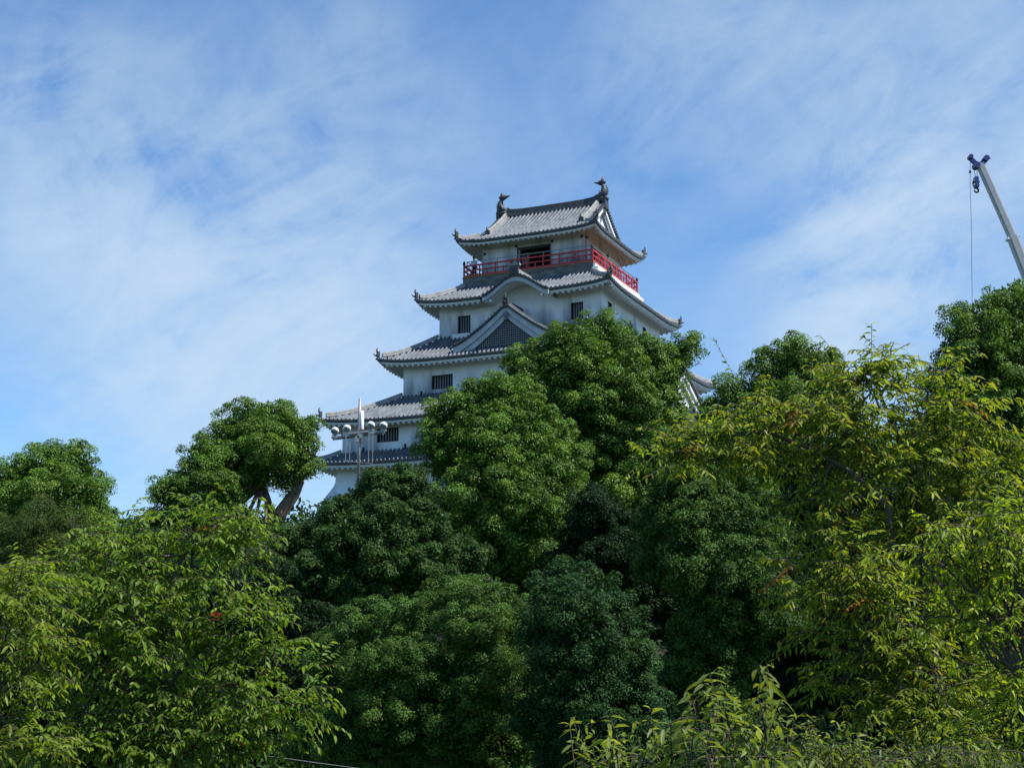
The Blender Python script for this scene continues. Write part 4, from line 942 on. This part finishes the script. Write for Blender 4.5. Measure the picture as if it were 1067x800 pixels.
# --- trees close to the viewer
LV = (.125, .225, .026); LY = (.34, .39, .055)
drooping('zelkova_tree', 'leafy olive tree with narrow drooping leaves filling the lower left', 20,
         [(240, 540, 20, 0), (215, 545, 18, 0), (262, 550, 16, 0), (185, 548, 18, 0), (150, 550, 16, 0), (120, 560, 18, 0), (95, 572, 18, 0), (160, 575, 26, -.3), (205, 580, 26, .3), (248, 580, 26, 0), (60, 588, 18, 0), (125, 600, 30, -.3), (75, 615, 30, 0), (260, 615, 26, 0), (225, 625, 28, -.4), (175, 620, 26, .4), (270, 645, 16, 0),
          (140, 645, 32, -.5), (95, 660, 34, -.3), (190, 660, 32, .4), (240, 665, 28, -.2), (60, 660, 26, 0), (150, 690, 34, -.5), (200, 705, 32, .4), (240, 705, 30, -.3), (285, 690, 22, 0), (310, 705, 18, 0), (100, 710, 34, -.3), (290, 735, 26, -.2), (318, 735, 12, 0), (60, 710, 30, 0), (150, 740, 34, -.4), (205, 750, 32, -.3), (255, 750, 30, 0), (100, 765, 34, -.3), (50, 765, 32, 0), (170, 785, 32, -.5), (230, 790, 30, -.3), (280, 770, 20, 0), (120, 800, 34, 0), (60, 805, 34, 0)],
         178, LV, LY, 31, .95, .088, FT, hang=.55, wide=.42, twig_len=.38, fork_px=(172, 720), trunk_r=.11,
         limbs=[([(172, 720, 0), (170, 640, 0), (190, 580, 0), (225, 548, 0)], .045, .014), ([(172, 720, 0), (150, 650, -.2), (125, 600, -.2), (105, 575, 0)], .036, .012), ([(172, 720, 0), (215, 670, 0), (245, 620, 0), (255, 575, 0)], .036, .012), ([(172, 720, 0), (230, 715, -.1), (290, 705, 0)], .026, .010), ([(172, 720, 0), (110, 690, -.1), (65, 640, 0)], .03, .010)],
         red=((.22, .03, .02), .006), youngp=.30)
drooping('zelkova_tree', 'yellow green branch laden young tree at the extreme left edge', 17,
         [(-10, 600, 30, 0), (20, 605, 26, 0), (35, 630, 22, 0), (0, 645, 34, 0), (25, 670, 28, 0), (-15, 700, 34, 0), (20, 715, 26, 0), (5, 755, 34, 0), (40, 690, 16, 0), (30, 790, 30, 0)],
         -10, (.155, .24, .022), (.34, .36, .045), 32, 1.0, .082, FT, hang=.5, wide=.34, fork_px=(-5, 730), trunk_r=.08, red=((.25, .035, .02), .008))
drooping('cherry_tree', 'spreading near tree with reddish leaf tips and dark arching limbs, right side', 17,
         [(905, 385, 20, 0), (880, 395, 20, 0), (930, 392, 20, 0), (912, 412, 26, -.2), (870, 412, 22, 0), (955, 405, 20, 0), (985, 388, 14, 0), (975, 408, 18, 0), (845, 420, 20, 0), (815, 428, 18, 0), (785, 430, 16, 0), (760, 445, 20, 0), (730, 450, 18, 0), (705, 458, 18, 0), (685, 470, 14, 0), (725, 475, 20, 0), (760, 478, 18, 0), (800, 455, 26, 0), (840, 455, 28, .2), (885, 445, 28, -.3), (930, 440, 28, .3), (975, 440, 26, -.2), (1015, 430, 18, 0), (1045, 445, 16, 0), (1010, 460, 24, 0), (1055, 470, 16, 0),
          (860, 490, 24, .3), (905, 485, 28, 0), (950, 485, 28, -.3), (995, 495, 26, 0), (1040, 500, 24, 0), (845, 525, 16, 0), (880, 530, 22, 0), (925, 530, 28, .3), (970, 535, 26, 0), (845, 555, 20, -.2), (875, 570, 28, -.4), (920, 575, 30, .2), (965, 580, 28, 0), (1010, 560, 26, .4), (1055, 560, 26, .4), (830, 590, 20, 0), (855, 605, 26, -.2), (900, 615, 30, -.5), (950, 625, 32, 0), (1000, 620, 28, .4), (870, 645, 24, 0), (910, 660, 30, -.3), (960, 670, 32, 0), (1010, 680, 32, .3), (1055, 660, 30, .4), (890, 690, 22, 0), (935, 705, 28, 0), (980, 720, 30, 0), (1030, 730, 32, 0), (870, 720, 16, 0), (1065, 720, 26, 0), (965, 700, 28, -.6), (940, 742, 28, -.6), (978, 748, 28, -.5), (950, 670, 24, -.6), (905, 735, 24, -.3), (1000, 770, 28, -.3)],
         985, (.165, .265, .024), (.37, .32, .03), 33, 1.3, .082, FT, hang=.5, wide=.34, twig_len=.4, fork_px=(965, 660), trunk_r=.12,
         limbs=[([(965, 660, 0), (935, 590, -.1), (925, 530, -.2), (885, 490, -.2), (850, 470, -.1), (800, 450, 0), (745, 455, 0)], .048, .014), ([(965, 660, 0), (960, 560, .1), (950, 490, .1), (930, 440, 0), (912, 395, 0)], .042, .012), ([(965, 660, 0), (985, 570, .1), (1000, 500, 0), (975, 450, 0), (965, 405, 0)], .034, .010), ([(965, 660, 0), (1010, 600, 0), (1040, 530, 0), (1040, 450, 0)], .034, .010), ([(965, 660, 0), (915, 630, -.3), (870, 600, -.3)], .026, .010)],
         red=((.34, .14, .02), .012), youngp=.5,
         shoots=[(908, 385, 0, .55, .05, 1), (925, 392, 0, .35, .15, 1), (872, 395, 0, .4, -.1, 1), (775, 412, 0, .75, -.45, 1), (862, 400, 0, .3, -.3, 1), (1000, 392, 0, .35, .1, 1)])
drooping('maple_tree', 'bright yellow green leafy tree in front of the reddish tree, right edge', 13,
         [(1050, 545, 24, 0), (1015, 545, 22, 0), (975, 552, 18, 0), (1000, 580, 24, 0), (1045, 590, 28, 0), (1070, 570, 24, 0), (960, 580, 14, 0), (1065, 630, 28, 0), (1035, 640, 24, 0), (1000, 650, 18, .3), (1060, 690, 30, 0), (1075, 750, 36, 0), (1040, 770, 26, .3)],
         1075, (.225, .33, .02), (.38, .44, .03), 34, 1.35, .072, FT, hang=.5, wide=.32, twig_len=.36, fork_px=(1072, 720), trunk_r=.07, youngp=.6)
# --- slender young shoots along the bottom edge
def sapling_shoots(spots, i):
    r = random.Random(90 + i); out = []
    for px, py, rp, dy in spots:
        for q in range(5): ln = r.uniform(.16, .36); out.append((px + r.uniform(-rp, rp) * 1.3, py + r.uniform(0, 22), dy + r.uniform(-.4, .4), ln, r.uniform(-.35, .35), 1))
    return out
SH = 'slender young shoots along the bottom edge'
for i, (bpx, Yd, spots, lab) in enumerate([
        (645, 10.5, [(642, 785, 9, 0), (625, 792, 10, 0), (662, 788, 10, 0), (680, 795, 9, 0), (605, 797, 8, 0), (645, 805, 14, 0)], 'low clump of drooping pale leaves at bottom centre, leftmost of the shoots'),
        (742, 10, [(745, 738, 8, 0), (738, 752, 11, 0), (760, 758, 9, 0), (722, 770, 12, 0), (748, 775, 14, 0), (712, 790, 12, 0), (735, 798, 14, 0), (768, 790, 12, 0)], 'upright shoot with long hanging leaves, tallest of the bottom shoots'),
        (795, 10.5, [(795, 728, 8, 0), (800, 745, 9, 0), (790, 760, 10, 0), (812, 770, 10, 0), (800, 788, 13, 0), (780, 780, 10, 0), (825, 795, 10, 0)], 'leafy shoot leaning right against dark shade, next to the tallest shoot'),
        (870, 11, [(862, 785, 12, 0), (885, 780, 12, 0), (845, 792, 12, 0), (875, 798, 14, 0), (910, 790, 14, 0), (905, 798, 16, 0), (850, 800, 16, 0)], 'bushy shoots under the near reddish tree, right of the leaning shoot'),
        (965, 11.5, [(945, 790, 14, 0), (975, 788, 14, 0), (1005, 792, 14, 0), (960, 795, 16, 0), (1000, 800, 16, 0), (1030, 795, 14, 0)], 'shaded low shoots at the bottom right corner, rightmost of the shoots')]):
    drooping('sapling', lab, Yd, spots, bpx, (.135, .19, .035), (.27, .31, .085), 50 + i, (.4, .5, .6, 1.6, 1.6)[i], (.10, .10, .10, .065, .06)[i], SH, trunk_r=.012, twig_len=.26, hang=1.0, wide=.27, youngp=.5, shoots=sapling_shoots(spots, i), cat='sapling', fork_px=(bpx, 790))

# ------------------------------------------------------------------ wire low in front of the hill
def wire():
    a = at(225, 779, 24); b = at(395, 800, 24); d = b - a; L = MB(); pts = [a - d * .25 + d * 4.2 * q + np.array([0, 0, -.05]) * math.sin(q * math.pi) for q in np.linspace(0, 1, 14)]
    pts[-1] = np.array([pts[-1][0], pts[-1][1], float(hz(pts[-1][0], pts[-1][1]))]) if pts[-1][2] < .5 else pts[-1]
    L.tube(pts, .004, 6, 0); o = L.build('guy_wire', 'galv'); tag(o, 'thin pale wire crossing dark shade at the bottom left of centre', 'wire')
wire()
